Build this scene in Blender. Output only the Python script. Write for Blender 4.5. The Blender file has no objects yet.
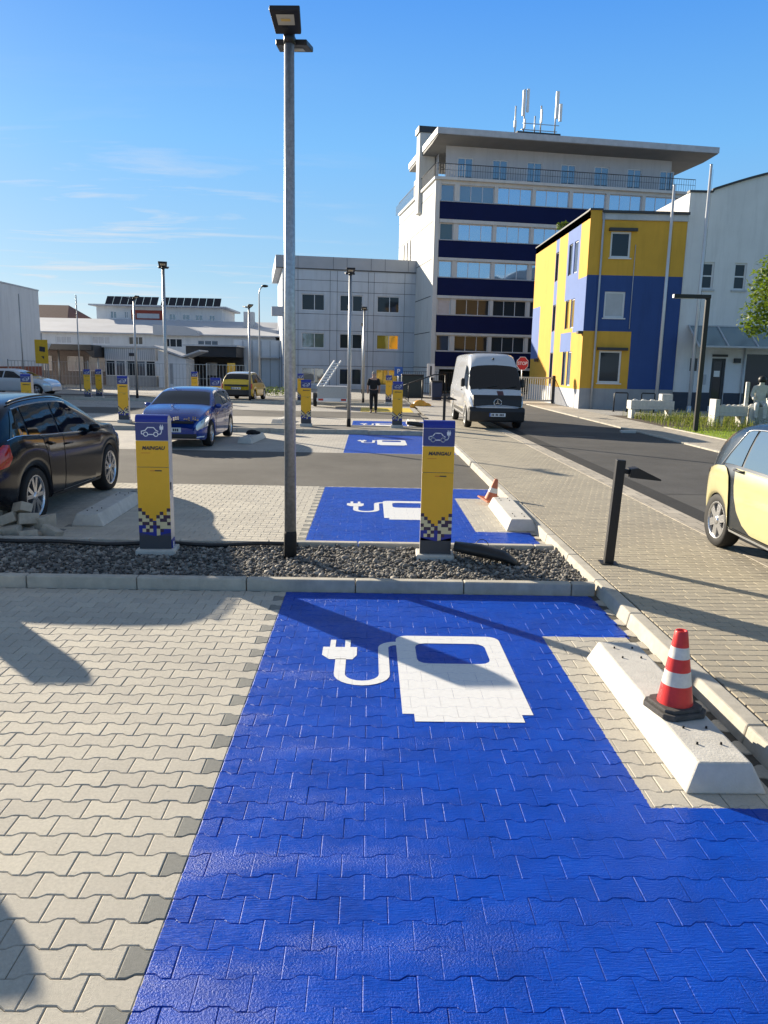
import bpy, bmesh, math, random
import numpy as np
from mathutils import Vector, Matrix
R=math.radians; PI=math.pi
random.seed(7); rng=np.random.default_rng(7)
SC=bpy.context.scene; COL=SC.collection

# ------------------------------------------------------------------ materials
def new_mat(n):
    m=bpy.data.materials.new(n); m.use_nodes=True
    nt=m.node_tree; b=nt.nodes['Principled BSDF']; return m,nt,b
def noise(nt,scale,detail=4,rough=.6,vec=None):
    n=nt.nodes.new('ShaderNodeTexNoise'); n.inputs['Scale'].default_value=scale
    n.inputs['Detail'].default_value=detail; n.inputs['Roughness'].default_value=rough
    if vec is None:
        g=nt.nodes.new('ShaderNodeTexCoord'); vec=g.outputs['Object']
    nt.links.new(vec,n.inputs['Vector']); return n
def ramp(nt,fac,stops):
    r=nt.nodes.new('ShaderNodeValToRGB'); e=r.color_ramp.elements
    while len(e)<len(stops): e.new(.5)
    for k,(p,c) in zip(e,stops): k.position=p; k.color=(*c,1) if len(c)==3 else c
    nt.links.new(fac,r.inputs['Fac']); return r
def mix(nt,fac,a,b,mode='MIX'):
    m=nt.nodes.new('ShaderNodeMix'); m.data_type='RGBA'; m.blend_type=mode
    for i,v in ((0,fac),(6,a),(7,b)):
        if isinstance(v,(int,float)): m.inputs[i].default_value=v
        elif isinstance(v,tuple): m.inputs[i].default_value=(*v[:3],1)
        else: nt.links.new(v,m.inputs[i])
    return m.outputs[2]
def math_(nt,op,a,b=None,c=None):
    m=nt.nodes.new('ShaderNodeMath'); m.operation=op
    for i,v in enumerate((a,b,c)):
        if v is None: continue
        if isinstance(v,(int,float)): m.inputs[i].default_value=v
        else: nt.links.new(v,m.inputs[i])
    return m.outputs[0]
def bump(nt,b,h,strength=.3,dist=.01):
    n=nt.nodes.new('ShaderNodeBump'); n.inputs['Strength'].default_value=strength; n.inputs['Distance'].default_value=dist
    nt.links.new(h,n.inputs['Height']); nt.links.new(n.outputs['Normal'],b.inputs['Normal']); return n
def M(name,col,rough=.6,metal=0,var=.12,scale=6,bmp=0,bscale=80,coat=0,spec=.5,dirt=0,streak=0):
    m,nt,b=new_mat(name)
    b.inputs['Roughness'].default_value=rough; b.inputs['Metallic'].default_value=metal
    b.inputs['Specular IOR Level'].default_value=spec
    if coat: b.inputs['Coat Weight'].default_value=coat; b.inputs['Coat Roughness'].default_value=.04
    if var:
        n=noise(nt,scale,5)
        lo=tuple(c*(1-var) for c in col); hi=tuple(min(1,c*(1+var)) for c in col)
        c=ramp(nt,n.outputs['Fac'],[(.3,lo),(.7,hi)]).outputs['Color']
        if dirt:
            n2=noise(nt,scale*.35,6,.7); f=ramp(nt,n2.outputs['Fac'],[(.45,(0,0,0)),(.75,(dirt,)*3)])
            c=mix(nt,f.outputs['Color'],c,tuple(x*.45 for x in col))
        if streak:
            g_=nt.nodes.new('ShaderNodeTexCoord'); mp_=nt.nodes.new('ShaderNodeMapping'); mp_.inputs['Scale'].default_value=(1,1,.10); nt.links.new(g_.outputs['Object'],mp_.inputs[0])
            n3=noise(nt,2.2,7,.7,mp_.outputs[0]); f3=ramp(nt,n3.outputs['Fac'],[(.48,(0,0,0)),(.72,(streak,)*3)])
            c=mix(nt,f3.outputs['Color'],c,tuple(x*.5 for x in col))
        nt.links.new(c,b.inputs['Base Color'])
    else: b.inputs['Base Color'].default_value=(*col,1)
    if bmp:
        n=noise(nt,bscale,4); bump(nt,b,n.outputs['Fac'],bmp,.004)
    return m
CONC=M('concrete',(.50,.465,.39),.9,streak=.30,var=.13,scale=9,bmp=.5,bscale=120,dirt=.35)
CONCW=M('cast_concrete',(.60,.575,.515),.9,var=.10,scale=9,bmp=.7,bscale=70,dirt=.38)
ALU=M('galvanised_steel',(.42,.43,.43),.42,.75,var=.22,scale=30,bmp=.1,bscale=60)
BLACKM=M('black_powder_coat',(.010,.010,.011),.45,var=.1)
BLACKP=M('black_plastic',(.02,.02,.021),.5,var=.15,bmp=.1)
RUBBER=M('rubber',(.012,.012,.012),.8,var=.25,scale=20,bmp=.3)
GREYRUB=M('recycled_rubber',(.075,.07,.065),.85,var=.3,scale=25,bmp=.5)
WHITEP=M('white_paint',(.78,.78,.76),.5,var=.05,scale=30,bmp=.2)
YEL=M('post_yellow',(.96,.50,.022),.38,var=.05,scale=3)
POSTBLUE=M('post_blue',(.012,.03,.30),.38,var=.06,scale=3)
POSTNAVY=M('post_navy',(.05,.065,.22),.4,var=.05,scale=3)
POSTGREY=M('post_grey',(.055,.06,.072),.5,var=.08)
POSTSIDE=M('post_side',(.60,.58,.56),.4,.3,var=.05)
PIXW=M('pale_pixels',(.72,.62,.36),.4,var=.04)
PIXD=M('dark_pixels',(.05,.025,.06),.4,var=.04)
WHITEG=M('white_graphic',(.85,.85,.85),.4,var=0)
DARKTXT=M('dark_lettering',(.03,.03,.04),.5,var=0)
ORANGE=M('orange_graphic',(.75,.25,.02),.5,var=0)
CONERED=M('cone_red',(.72,.035,.03),.4,var=.12,scale=18,bmp=.15,bscale=40,dirt=.12)
CONEWH=M('cone_white',(.74,.70,.60),.45,var=.12,scale=22,dirt=.3)
ORCONE=M('faded_orange',(.55,.16,.07),.6,var=.15,scale=18)
TYRE=M('tyre',(.010,.010,.010),.75,var=.15,bmp=.15)
RIM=M('rim_alloy',(.62,.63,.65),.25,.9,var=.04)
RIMD=M('rim_dark',(.035,.035,.04),.35,.5,var=.05)
CHROME=M('chrome',(.75,.75,.77),.12,1,var=0)
GLASSD=M('car_glass',(.006,.008,.010),.03,0,var=0,spec=.6,coat=.2)
RED=M('tail_lamp',(.45,.008,.01),.12,var=0,coat=.8)
LAMPG=M('lamp_glass',(.62,.66,.70),.08,.35,var=0,coat=.8)
PBLACK=M('black_car_paint',(.002,.004,.009),.14,0,var=0,coat=.18,spec=.3)
PBLUE=M('blue_car_paint',(.010,.05,.30),.22,.25,var=0,coat=1)
PCREAM=M('cream_car_paint',(.56,.50,.25),.25,0,var=.03,coat=1)
PWHITE=M('white_car_paint',(.62,.63,.64),.25,0,var=.02,coat=.8)
PSILVER=M('silver_car_paint',(.5,.52,.54),.25,.5,var=.02,coat=.8)
PYELLOW=M('yellow_car_paint',(.75,.5,.03),.3,0,var=.03,coat=.8)
PANELG=M('aluminium_panel',(.50,.53,.57),.4,.25,streak=.30,var=.06,scale=.6)
JOINT=M('dark_joint',(.06,.065,.07),.8,var=0)
FASC=M('fascia_grey',(.36,.38,.41),.5,.2,var=.06,scale=.8)
RENDW=M('white_render',(.70,.71,.71),.85,streak=.30,var=.05,scale=.7,bmp=.2,bscale=60,dirt=.12)
RENDG=M('light_render',(.52,.53,.55),.85,streak=.30,var=.06,scale=.6,dirt=.15)
PANELW=M('concrete_panel',(.63,.62,.58),.75,streak=.30,var=.06,scale=.5,dirt=.15)
NAVY=M('navy_panel',(.006,.012,.062),.6,0,spec=.12,var=.1,scale=.8)
RYEL=M('yellow_render',(.66,.37,.045),.85,streak=.30,var=.05,scale=1.2,bmp=.2,bscale=50)
RBLU=M('blue_render',(.030,.075,.24),.85,streak=.30,var=.05,scale=1.2,bmp=.2,bscale=50)
RLBL=M('light_blue_render',(.12,.19,.42),.85,var=.05,scale=1.2,bmp=.2,bscale=50)
PLINTH=M('grey_plinth',(.33,.34,.35),.85,streak=.30,var=.08,scale=2,dirt=.25)
ZINC=M('zinc',(.46,.48,.50),.6,.15,var=.12,scale=2)
DARKF=M('dark_frame',(.035,.036,.04),.5,var=.05)
FRW=M('white_frame',(.68,.69,.70),.45,var=.03)
BRICK=M('brick',(.30,.10,.06),.85,var=.25,scale=14,bmp=.3)
TILE=M('roof_tile',(.13,.06,.045),.8,var=.25,scale=8,bmp=.3)
METROOF=M('metal_roof',(.50,.51,.53),.8,0,var=.07,scale=.5,dirt=.2)
SOLAR=M('solar_cell',(.01,.013,.022),.5,.1,var=.1)
STATUE=M('white_stone',(.66,.65,.60),.9,var=.1,scale=10,bmp=.5,bscale=40,dirt=.3)
SOIL=M('soil',(.07,.05,.035),.95,var=.3,scale=12,bmp=.6,bscale=30)
SKIN=M('skin',(.42,.24,.17),.6,var=.06)
CLOTH=M('black_cloth',(.014,.014,.016),.9,var=.2,scale=14)
HAIRG=M('grey_hair',(.28,.26,.24),.8,var=.2,scale=40)
BARK=M('bark',(.10,.075,.055),.9,var=.3,scale=14,bmp=.8,bscale=20)
ORB=M('amber_plastic',(.80,.36,.03),.45,var=.1)
BINB=M('bin_blue',(.02,.03,.07),.5,var=.1)
SIGNRED=M('sign_red',(.55,.02,.02),.45,var=.04)
SIGNBLUE=M('sign_blue',(.03,.12,.45),.45,var=.04)

def glass_mat(name,tint,metal,rough=.04,wob=.35):
    m,nt,b=new_mat(name); b.inputs['Base Color'].default_value=(*tint,1)
    b.inputs['Metallic'].default_value=metal; b.inputs['Roughness'].default_value=rough
    n=noise(nt,.35,2); bump(nt,b,n.outputs['Fac'],wob,.05); return m
GLREF=glass_mat('sky_glass',(.42,.54,.66),.75)
GLDARK=glass_mat('dark_glass',(.04,.05,.06),.25)
GLDARK.node_tree.nodes['Principled BSDF'].inputs['Specular IOR Level'].default_value=.22
GLMID=glass_mat('grey_glass',(.22,.26,.30),.6)
GLDIM=glass_mat('dim_glass',(.10,.13,.14),.4)
GLYEL=glass_mat('amber_glass',(.62,.42,.08),.5)
BLIND=M('white_blind',(.45,.47,.50),.5,var=.08,scale=3,coat=.5)
CANOPYG=glass_mat('canopy_glass',(.26,.33,.36),.4,.15)

def leaf_mat(name,a,b_,tr=.35):
    m,nt,b=new_mat(name)
    g=nt.nodes.new('ShaderNodeNewGeometry')
    r=ramp(nt,g.outputs['Random Per Island'],[(0,a),(1,b_)])
    nt.links.new(r.outputs['Color'],b.inputs['Base Color']); b.inputs['Roughness'].default_value=.5
    t=nt.nodes.new('ShaderNodeBsdfTranslucent'); nt.links.new(mix(nt,1.0,r.outputs['Color'],(1.0,1.0,.5),'MULTIPLY'),t.inputs['Color'])
    x=nt.nodes.new('ShaderNodeMixShader'); x.inputs[0].default_value=tr
    nt.links.new(b.outputs[0],x.inputs[1]); nt.links.new(t.outputs[0],x.inputs[2])
    nt.links.new(x.outputs[0],nt.nodes['Material Output'].inputs[0]); return m
LEAF=leaf_mat('tree_leaf',(.06,.11,.015),(.18,.25,.035),.5)
GRASS=leaf_mat('grass_blade',(.18,.27,.03),(.34,.44,.07),.5)
HERB=leaf_mat('herb_leaf',(.09,.15,.025),(.30,.32,.10),.5)

def rects_mask(nt,rects,edge=.004):
    tc=nt.nodes.new('ShaderNodeTexCoord'); n=noise(nt,35,3,.6,tc.outputs['Object'])
    wob=math_(nt,'MULTIPLY',math_(nt,'SUBTRACT',n.outputs['Fac'],.5),.02)
    s=nt.nodes.new('ShaderNodeSeparateXYZ'); nt.links.new(tc.outputs['Object'],s.inputs[0])
    X=math_(nt,'ADD',s.outputs[0],wob); Y=math_(nt,'ADD',s.outputs[1],wob)
    tot=None
    for (x0,x1,y0,y1,sg) in rects:
        a=math_(nt,'MULTIPLY',math_(nt,'GREATER_THAN',X,x0),math_(nt,'LESS_THAN',X,x1))
        b=math_(nt,'MULTIPLY',math_(nt,'GREATER_THAN',Y,y0),math_(nt,'LESS_THAN',Y,y1))
        c=math_(nt,'MULTIPLY',a,b)
        if tot is None: tot=c
        elif sg>0: tot=math_(nt,'MAXIMUM',tot,c)
        else: tot=math_(nt,'MULTIPLY',tot,math_(nt,'SUBTRACT',1.0,c))
    return tot
BLUE_RECTS=[(-.73,2.07,-3,6.80,1),(1.38,2.3,3.33,5.70,-1),(-.73,2.07,8.62,13.02,1),(1.38,2.3,9.55,12.05,-1)]
FAR_RECTS=[(-.6,2.1,18.3,23.3,1),(-.6,2.1,25.95,29.2,1)]
def paving_mat(name,stone,rects,joint=False,brick=False):
    m,nt,b=new_mat(name)
    mask=rects_mask(nt,rects)
    tc=nt.nodes.new('ShaderNodeTexCoord')
    n=noise(nt,60,6,.7,tc.outputs['Object']); big=noise(nt,.9,5,.6,tc.outputs['Object'])
    col=ramp(nt,n.outputs['Fac'],[(.25,tuple(c*.80 for c in stone)),(.75,tuple(c*1.12 for c in stone))]).outputs['Color']
    g=nt.nodes.new('ShaderNodeNewGeometry')
    if not joint and not brick:
        rv=ramp(nt,g.outputs['Random Per Island'],[(0,(.91,.91,.91)),(.5,(.98,.98,.97)),(1,(1.04,1.04,1.02))])
        col=mix(nt,1.0,col,rv.outputs['Color'],'MULTIPLY')
    st=ramp(nt,big.outputs['Fac'],[(.3,(.86,.86,.86)),(.7,(1.04,1.04,1.03))])
    col=mix(nt,1.0,col,st.outputs['Color'],'MULTIPLY')
    # scattered dark specks of dirt
    sp=noise(nt,26,2,.5,tc.outputs['Object']); spf=ramp(nt,sp.outputs['Fac'],[(.72,(0,0,0)),(.76,(.5,.5,.5))])
    col=mix(nt,spf.outputs['Color'],col,tuple(c*.45 for c in stone))
    brh=None
    if brick:
        bt=nt.nodes.new('ShaderNodeTexBrick'); bt.inputs['Scale'].default_value=1
        bt.inputs['Brick Width'].default_value=.185; bt.inputs['Row Height'].default_value=.133
        bt.inputs['Mortar Size'].default_value=.004; bt.inputs['Color1'].default_value=(.9,.9,.9,1); bt.inputs['Color2'].default_value=(1.05,1.05,1.02,1)
        bt.inputs['Mortar'].default_value=(.45,.45,.45,1)
        nt.links.new(tc.outputs['Object'],bt.inputs['Vector'])
        col=mix(nt,1.0,col,bt.outputs['Color'],'MULTIPLY'); brh=bt.outputs['Fac']
    # blue road paint: rolled on, lighter in patches; pale specks paint in its glitter
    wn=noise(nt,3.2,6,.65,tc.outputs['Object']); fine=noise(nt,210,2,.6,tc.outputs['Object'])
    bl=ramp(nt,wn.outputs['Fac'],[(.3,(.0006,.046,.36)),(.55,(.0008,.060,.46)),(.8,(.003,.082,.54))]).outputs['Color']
    glitter=ramp(nt,fine.outputs['Fac'],[(.62,(0,0,0)),(.70,(.4,.4,.4))])
    bl=mix(nt,glitter.outputs['Color'],bl,(.07,.22,.66))
    if joint: bl=mix(nt,1.0,bl,(.8,.8,.85),'MULTIPLY')
    col=mix(nt,mask,col,bl)
    nt.links.new(col,b.inputs['Base Color'])
    rn=noise(nt,22,5,.7,tc.outputs['Object'])
    rr=ramp(nt,rn.outputs['Fac'],[(.3,(.27,)*3),(.7,(.50,)*3)])
    rough=mix(nt,mask,(.9,.9,.9),rr.outputs['Color'])
    nt.links.new(rough,b.inputs['Roughness'])
    # bump: grain of the stone; roller streaks running along X in the paint
    mp=nt.nodes.new('ShaderNodeMapping'); mp.inputs['Scale'].default_value=(.12,1,1); nt.links.new(tc.outputs['Object'],mp.inputs[0])
    sk=noise(nt,150,3,.6,mp.outputs[0]); gr=noise(nt,230,3,.7,tc.outputs['Object']); gr2=noise(nt,110,3,.7,tc.outputs['Object'])
    mp2=nt.nodes.new('ShaderNodeMapping'); mp2.inputs['Scale'].default_value=(.45,1.6,1); nt.links.new(tc.outputs['Object'],mp2.inputs[0])
    patch=noise(nt,2.0,4,.6,mp2.outputs[0]); pf=ramp(nt,patch.outputs['Fac'],[(.36,(0,0,0)),(.64,(1,1,1))])
    hp=mix(nt,pf.outputs['Color'],sk.outputs['Fac'],gr2.outputs['Fac'])
    hh=mix(nt,mask,gr.outputs['Fac'],hp)
    if brh is not None:
        hh=math_(nt,'SUBTRACT',hh,math_(nt,'MULTIPLY',brh,1.2))
    nt.links.new(math_(nt,'SUBTRACT',.5,math_(nt,'MULTIPLY',mask,.27)),b.inputs['Specular IOR Level'])
    bn=bump(nt,b,hh,.6,.006)
    nt.links.new(math_(nt,'ADD',math_(nt,'MULTIPLY',mask if not isinstance(mask,float) else 0,.5),.5),bn.inputs['Strength'])
    return m
STONE=(.565,.525,.445)
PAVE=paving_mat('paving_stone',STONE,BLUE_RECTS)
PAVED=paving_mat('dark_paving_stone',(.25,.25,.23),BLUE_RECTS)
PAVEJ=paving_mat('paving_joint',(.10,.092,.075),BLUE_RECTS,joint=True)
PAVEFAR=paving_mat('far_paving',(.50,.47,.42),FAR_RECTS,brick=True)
PATHM=paving_mat('path_stone',(.44,.39,.30),[(900,901,0,1,1)])
PATHJ=M('path_joint',(.065,.058,.048),.95,var=.2)
def brick_mat(name,col,bw,rh,mort,ms=.006):
    m,nt,b=new_mat(name); tc=nt.nodes.new('ShaderNodeTexCoord')
    bt=nt.nodes.new('ShaderNodeTexBrick'); bt.inputs['Scale'].default_value=1
    bt.inputs['Brick Width'].default_value=bw; bt.inputs['Row Height'].default_value=rh; bt.inputs['Mortar Size'].default_value=ms
    bt.inputs['Color1'].default_value=(*[c*.9 for c in col],1); bt.inputs['Color2'].default_value=(*[c*1.1 for c in col],1); bt.inputs['Mortar'].default_value=(*mort,1)
    nt.links.new(tc.outputs['Object'],bt.inputs['Vector'])
    n=noise(nt,1.2,6,.65,tc.outputs['Object']); r=ramp(nt,n.outputs['Fac'],[(.3,(.8,.8,.8)),(.7,(1.05,1.05,1.05))])
    nt.links.new(mix(nt,1.0,bt.outputs['Color'],r.outputs['Color'],'MULTIPLY'),b.inputs['Base Color']); b.inputs['Roughness'].default_value=.9
    n2=noise(nt,120,3,.6,tc.outputs['Object']); h=math_(nt,'SUBTRACT',n2.outputs['Fac'],bt.outputs['Fac']); bump(nt,b,h,.4,.004)
    return m
SIDEW=brick_mat('sidewalk_stone',(.48,.43,.35),.3,.3,(.14,.13,.11))
FORE=brick_mat('forecourt_stone',(.44,.42,.38),.2,.1,(.2,.19,.17))
def asphalt(name,col):
    m,nt,b=new_mat(name); tc=nt.nodes.new('ShaderNodeTexCoord')
    n=noise(nt,160,4,.8,tc.outputs['Object']); n2=noise(nt,.5,6,.7,tc.outputs['Object'])
    c=ramp(nt,n.outputs['Fac'],[(.3,tuple(x*.55 for x in col)),(.7,tuple(x*1.5 for x in col))]).outputs['Color']
    r=ramp(nt,n2.outputs['Fac'],[(.3,(.75,.75,.75)),(.7,(1.2,1.2,1.2))])
    nt.links.new(mix(nt,1.0,c,r.outputs['Color'],'MULTIPLY'),b.inputs['Base Color'])
    b.inputs['Roughness'].default_value=.92; b.inputs['Specular IOR Level'].default_value=.25; bump(nt,b,n.outputs['Fac'],.7,.006); return m
ASPH=asphalt('asphalt_lane',(.125,.118,.105)); ASPHR=asphalt('asphalt_road',(.115,.112,.106)); ASPHD=asphalt('asphalt_seam',(.045,.045,.045))
GRAV=None
def gravel_mat():
    m,nt,b=new_mat('basalt_gravel'); g=nt.nodes.new('ShaderNodeNewGeometry')
    r=ramp(nt,g.outputs['Random Per Island'],[(0,(.07,.067,.062)),(.55,(.20,.188,.168)),(1,(.46,.42,.36))])
    n=noise(nt,90,3); c=mix(nt,.35,r.outputs['Color'],n.outputs['Color'],'MULTIPLY')
    nt.links.new(c,b.inputs['Base Color']); b.inputs['Roughness'].default_value=.85; return m
GRAV=gravel_mat()
LAWN=M('lawn_ground',(.26,.34,.045),.95,var=.3,scale=5,bmp=.8,bscale=40)

# ------------------------------------------------------------------ mesh builder
class MB:
    def __init__(s): s.v=[]; s.f=[]; s.m=[]; s.s=[]
    def face(s,idx,m=0,sm=False): s.f.append(tuple(idx)); s.m.append(m); s.s.append(sm)
    def poly(s,pts,m=0,sm=False):
        o=len(s.v); s.v+= [tuple(p) for p in pts]; s.face(range(o,o+len(pts)),m,sm); return s
    def box(s,x0,x1,y0,y1,z0,z1,m=0):
        o=len(s.v); s.v+=[(x,y,z) for z in (z0,z1) for (x,y) in ((x0,y0),(x1,y0),(x1,y1),(x0,y1))]
        for q in ((3,2,1,0),(4,5,6,7),(0,1,5,4),(1,2,6,5),(2,3,7,6),(3,0,4,7)): s.face([o+k for k in q],m)
        return s
    def prism(s,prof,axis,a,b,m=0,sm=False,caps=True):
        # prof: list of 2-D points (counter-clockwise), extruded along axis from a to b
        n=len(prof); o=len(s.v)
        for t in (a,b):
            for (p,q) in prof:
                s.v.append({'x':(t,p,q),'y':(p,t,q),'z':(p,q,t)}[axis])
        for i in range(n):
            j=(i+1)%n; s.face((o+i,o+j,o+n+j,o+n+i),m,sm)
        if caps: s.face([o+n-1-i for i in range(n)],m); s.face([o+n+i for i in range(n)],m)
        return s
    def tube(s,pts,r,n=10,m=0,caps=True,sm=True):
        pts=[Vector(p) for p in pts]; rs=r if isinstance(r,(list,tuple)) else [r]*len(pts)
        o=len(s.v); ref=None
        for i,p in enumerate(pts):
            t=(pts[min(i+1,len(pts)-1)]-pts[max(i-1,0)]).normalized()
            if ref is None: ref=Vector((0,0,1)) if abs(t.z)<.9 else Vector((1,0,0))
            u=t.cross(ref).normalized(); w=u.cross(t).normalized(); ref=w
            for k in range(n):
                a=2*PI*k/n; s.v.append(tuple(p+rs[i]*(u*math.cos(a)+w*math.sin(a))))
        for i in range(len(pts)-1):
            for k in range(n):
                l=(k+1)%n; s.face((o+i*n+k,o+i*n+l,o+(i+1)*n+l,o+(i+1)*n+k),m,sm)
        if caps:
            s.face([o+k for k in range(n)][::-1],m); e=o+(len(pts)-1)*n; s.face([e+k for k in range(n)],m)
        return s
    def bar(s,a,b,w,h=None,m=0):
        # rectangular bar between two points
        h=h or w; a=Vector(a); b=Vector(b); t=(b-a).normalized()
        ref=Vector((0,0,1)) if abs(t.z)<.95 else Vector((0,1,0))
        u=t.cross(ref).normalized()*w/2; q=u.cross(t).normalized()*h/2
        o=len(s.v)
        for p in (a,b): s.v+=[tuple(p-u-q),tuple(p+u-q),tuple(p+u+q),tuple(p-u+q)]
        for f in ((0,1,2,3),(7,6,5,4),(0,4,5,1),(1,5,6,2),(2,6,7,3),(3,7,4,0)): s.face([o+k for k in f],m)
        return s
    def lathe(s,prof,n=24,c=(0,0,0),axis='z',m=0,sm=True):
        o=len(s.v)
        for (r,z) in prof:
            for k in range(n):
                a=2*PI*k/n; x,y=r*math.cos(a),r*math.sin(a)
                p={'z':(x,y,z),'y':(x,z,y),'x':(z,x,y)}[axis]
                s.v.append((c[0]+p[0],c[1]+p[1],c[2]+p[2]))
        for i in range(len(prof)-1):
            for k in range(n):
                l=(k+1)%n; s.face((o+i*n+k,o+i*n+l,o+(i+1)*n+l,o+(i+1)*n+k),m,sm)
        return s
    def ball(s,c,r,n=10,m=0,sc=(1,1,1)):
        o=len(s.v); k2=n//2
        for i in range(k2+1):
            t=PI*i/k2
            for k in range(n):
                a=2*PI*k/n; s.v.append((c[0]+r*sc[0]*math.sin(t)*math.cos(a),c[1]+r*sc[1]*math.sin(t)*math.sin(a),c[2]+r*sc[2]*math.cos(t)))
        for i in range(k2):
            for k in range(n):
                l=(k+1)%n; s.face((o+i*n+k,o+(i+1)*n+k,o+(i+1)*n+l,o+i*n+l),m,True)
        return s
    def arr(s,V,F,m=0,sm=False):
        o=len(s.v); s.v+=[tuple(p) for p in V]
        for f in F: s.face([o+i for i in f],m,sm)
        return s
    def build(s,name,mats,parent=None,loc=None,rot=None,bevel=0,seg=2):
        me=bpy.data.meshes.new(name); me.from_pydata(s.v,[],s.f)
        mats=mats if isinstance(mats,(list,tuple)) else [mats]
        for m in mats: me.materials.append(m)
        me.polygons.foreach_set('material_index',s.m); me.polygons.foreach_set('use_smooth',s.s)
        me.validate(); me.update()
        o=bpy.data.objects.new(name,me); COL.objects.link(o)
        if parent: o.parent=parent
        if loc: o.location=loc
        if rot is not None: o.rotation_euler=(0,0,rot)
        if bevel:
            b=o.modifiers.new('bevel','BEVEL'); b.width=bevel; b.segments=seg; b.limit_method='ANGLE'; b.angle_limit=R(35)
        return o
def tag(o,label,cat,group=None):
    o['label']=label; o['category']=cat
    if group: o['group']=group
    return o
def thing(name,label,cat,loc=(0,0,0),rot=0,group=None):
    o=bpy.data.objects.new(name,None); COL.objects.link(o); o.location=loc; o.rotation_euler=(0,0,rot); o.empty_display_size=.2
    return tag(o,label,cat,group)
def struct(o,kind='structure'): o['kind']=kind; return o
def dup(root,loc,rot=None,label=None,group=None):
    r=root.copy(); COL.objects.link(r); r.location=loc
    if rot is not None: r.rotation_euler=(0,0,rot)
    if label: r['label']=label
    if group: r['group']=group
    for ch in list(root.children):
        c=ch.copy(); COL.objects.link(c); c.parent=r
        for g in list(ch.children):
            d=g.copy(); COL.objects.link(d); d.parent=c
    return r
def text_mesh(body,size,bold=0,shear=0,align='CENTER',ext=.001):
    cu=bpy.data.curves.new('lettering','FONT'); cu.body=body; cu.size=size; cu.align_x=align; cu.align_y='CENTER'
    cu.offset=bold; cu.shear=shear; cu.extrude=ext; cu.resolution_u=3
    ob=bpy.data.objects.new('lettering',cu); COL.objects.link(ob)
    dg=bpy.context.evaluated_depsgraph_get(); me=bpy.data.meshes.new_from_object(ob.evaluated_get(dg))
    V=[tuple(v.co) for v in me.vertices]; F=[tuple(p.vertices) for p in me.polygons]
    bpy.data.objects.remove(ob); bpy.data.curves.remove(cu); bpy.data.meshes.remove(me)
    return V,F
def upright(V,ox,oy,oz): return [(ox+x,oy-z,oz+y) for (x,y,z) in V]       # lettering facing -Y
def sheet(name,x0,x1,y0,y1,z,mat,th=0): 
    b=MB(); b.poly([(x0,y0,z),(x1,y0,z),(x1,y1,z),(x0,y1,z)])
    return struct(b.build(name,mat))

# ------------------------------------------------------------------ camera
H=2.05; F=770.
th,psi,roll=R(10.748966),R(1.24733),R(1.2)
fw=Vector((math.sin(psi)*math.cos(th),math.cos(psi)*math.cos(th),-math.sin(th)))
rt=Vector((math.cos(psi),-math.sin(psi),0)); dn=fw.cross(rt)
c_,s_=math.cos(roll),math.sin(roll)
cx=rt*c_-dn*s_; cy=-(rt*s_+dn*c_)
cam=bpy.data.cameras.new('camera'); co=bpy.data.objects.new('camera',cam); COL.objects.link(co)
co.matrix_world=Matrix(((cx.x,cy.x,-fw.x,0),(cx.y,cy.y,-fw.y,0),(cx.z,cy.z,-fw.z,H),(0,0,0,1)))
cam.sensor_fit='VERTICAL'; cam.sensor_height=24; cam.lens=24*F/1024; cam.clip_end=3000; cam.clip_start=.05
SC.camera=co

# ------------------------------------------------------------------ light
SUN_EL,SUN_AZ=18.4,-42.9      # azimuth: degrees from +Y towards +X
sd=Vector((math.sin(R(SUN_AZ))*math.cos(R(SUN_EL)),math.cos(R(SUN_AZ))*math.cos(R(SUN_EL)),math.sin(R(SUN_EL))))
L=bpy.data.lights.new('sun','SUN'); L.energy=5.0; L.angle=R(.5); L.color=(1,.88,.70)
lo=bpy.data.objects.new('sun',L); COL.objects.link(lo); lo.rotation_euler=sd.to_track_quat('Z','Y').to_euler(); lo.location=(-20,30,30)
w=bpy.data.worlds.new('World'); SC.world=w; w.use_nodes=True; nt=w.node_tree
bg=nt.nodes['Background']
sky=nt.nodes.new('ShaderNodeTexSky'); sky.sky_type='NISHITA'; sky.sun_disc=False
sky.sun_elevation=R(SUN_EL); sky.sun_rotation=R(SUN_AZ); sky.air_density=1.0; sky.dust_density=.35; sky.ozone_density=2.0
tc=nt.nodes.new('ShaderNodeTexCoord'); sp=nt.nodes.new('ShaderNodeSeparateXYZ'); nt.links.new(tc.outputs['Generated'],sp.inputs[0])
zz=math_(nt,'MAXIMUM',sp.outputs[2],.03)
cv=nt.nodes.new('ShaderNodeCombineXYZ')
nt.links.new(math_(nt,'DIVIDE',sp.outputs[0],zz),cv.inputs[0]); nt.links.new(math_(nt,'DIVIDE',sp.outputs[1],zz),cv.inputs[1])
mp=nt.nodes.new('ShaderNodeMapping'); mp.inputs['Scale'].default_value=(.32,.75,1); mp.inputs['Rotation'].default_value=(0,0,R(6)); mp.inputs['Location'].default_value=(2.3,.7,0)
nt.links.new(cv.outputs[0],mp.inputs[0])
cn=noise(nt,1.6,8,.62,mp.outputs[0]); cn.inputs['Distortion'].default_value=.5
cl=ramp(nt,cn.outputs['Fac'],[(.53,(0,0,0)),(.70,(1,1,1))])
fade=ramp(nt,sp.outputs[2],[(.05,(0,0,0)),(.09,(1,1,1)),(.19,(.9,.9,.9)),(.27,(.05,.05,.05))])
cf=mix(nt,1.0,cl.outputs['Color'],fade.outputs['Color'],'MULTIPLY')
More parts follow.
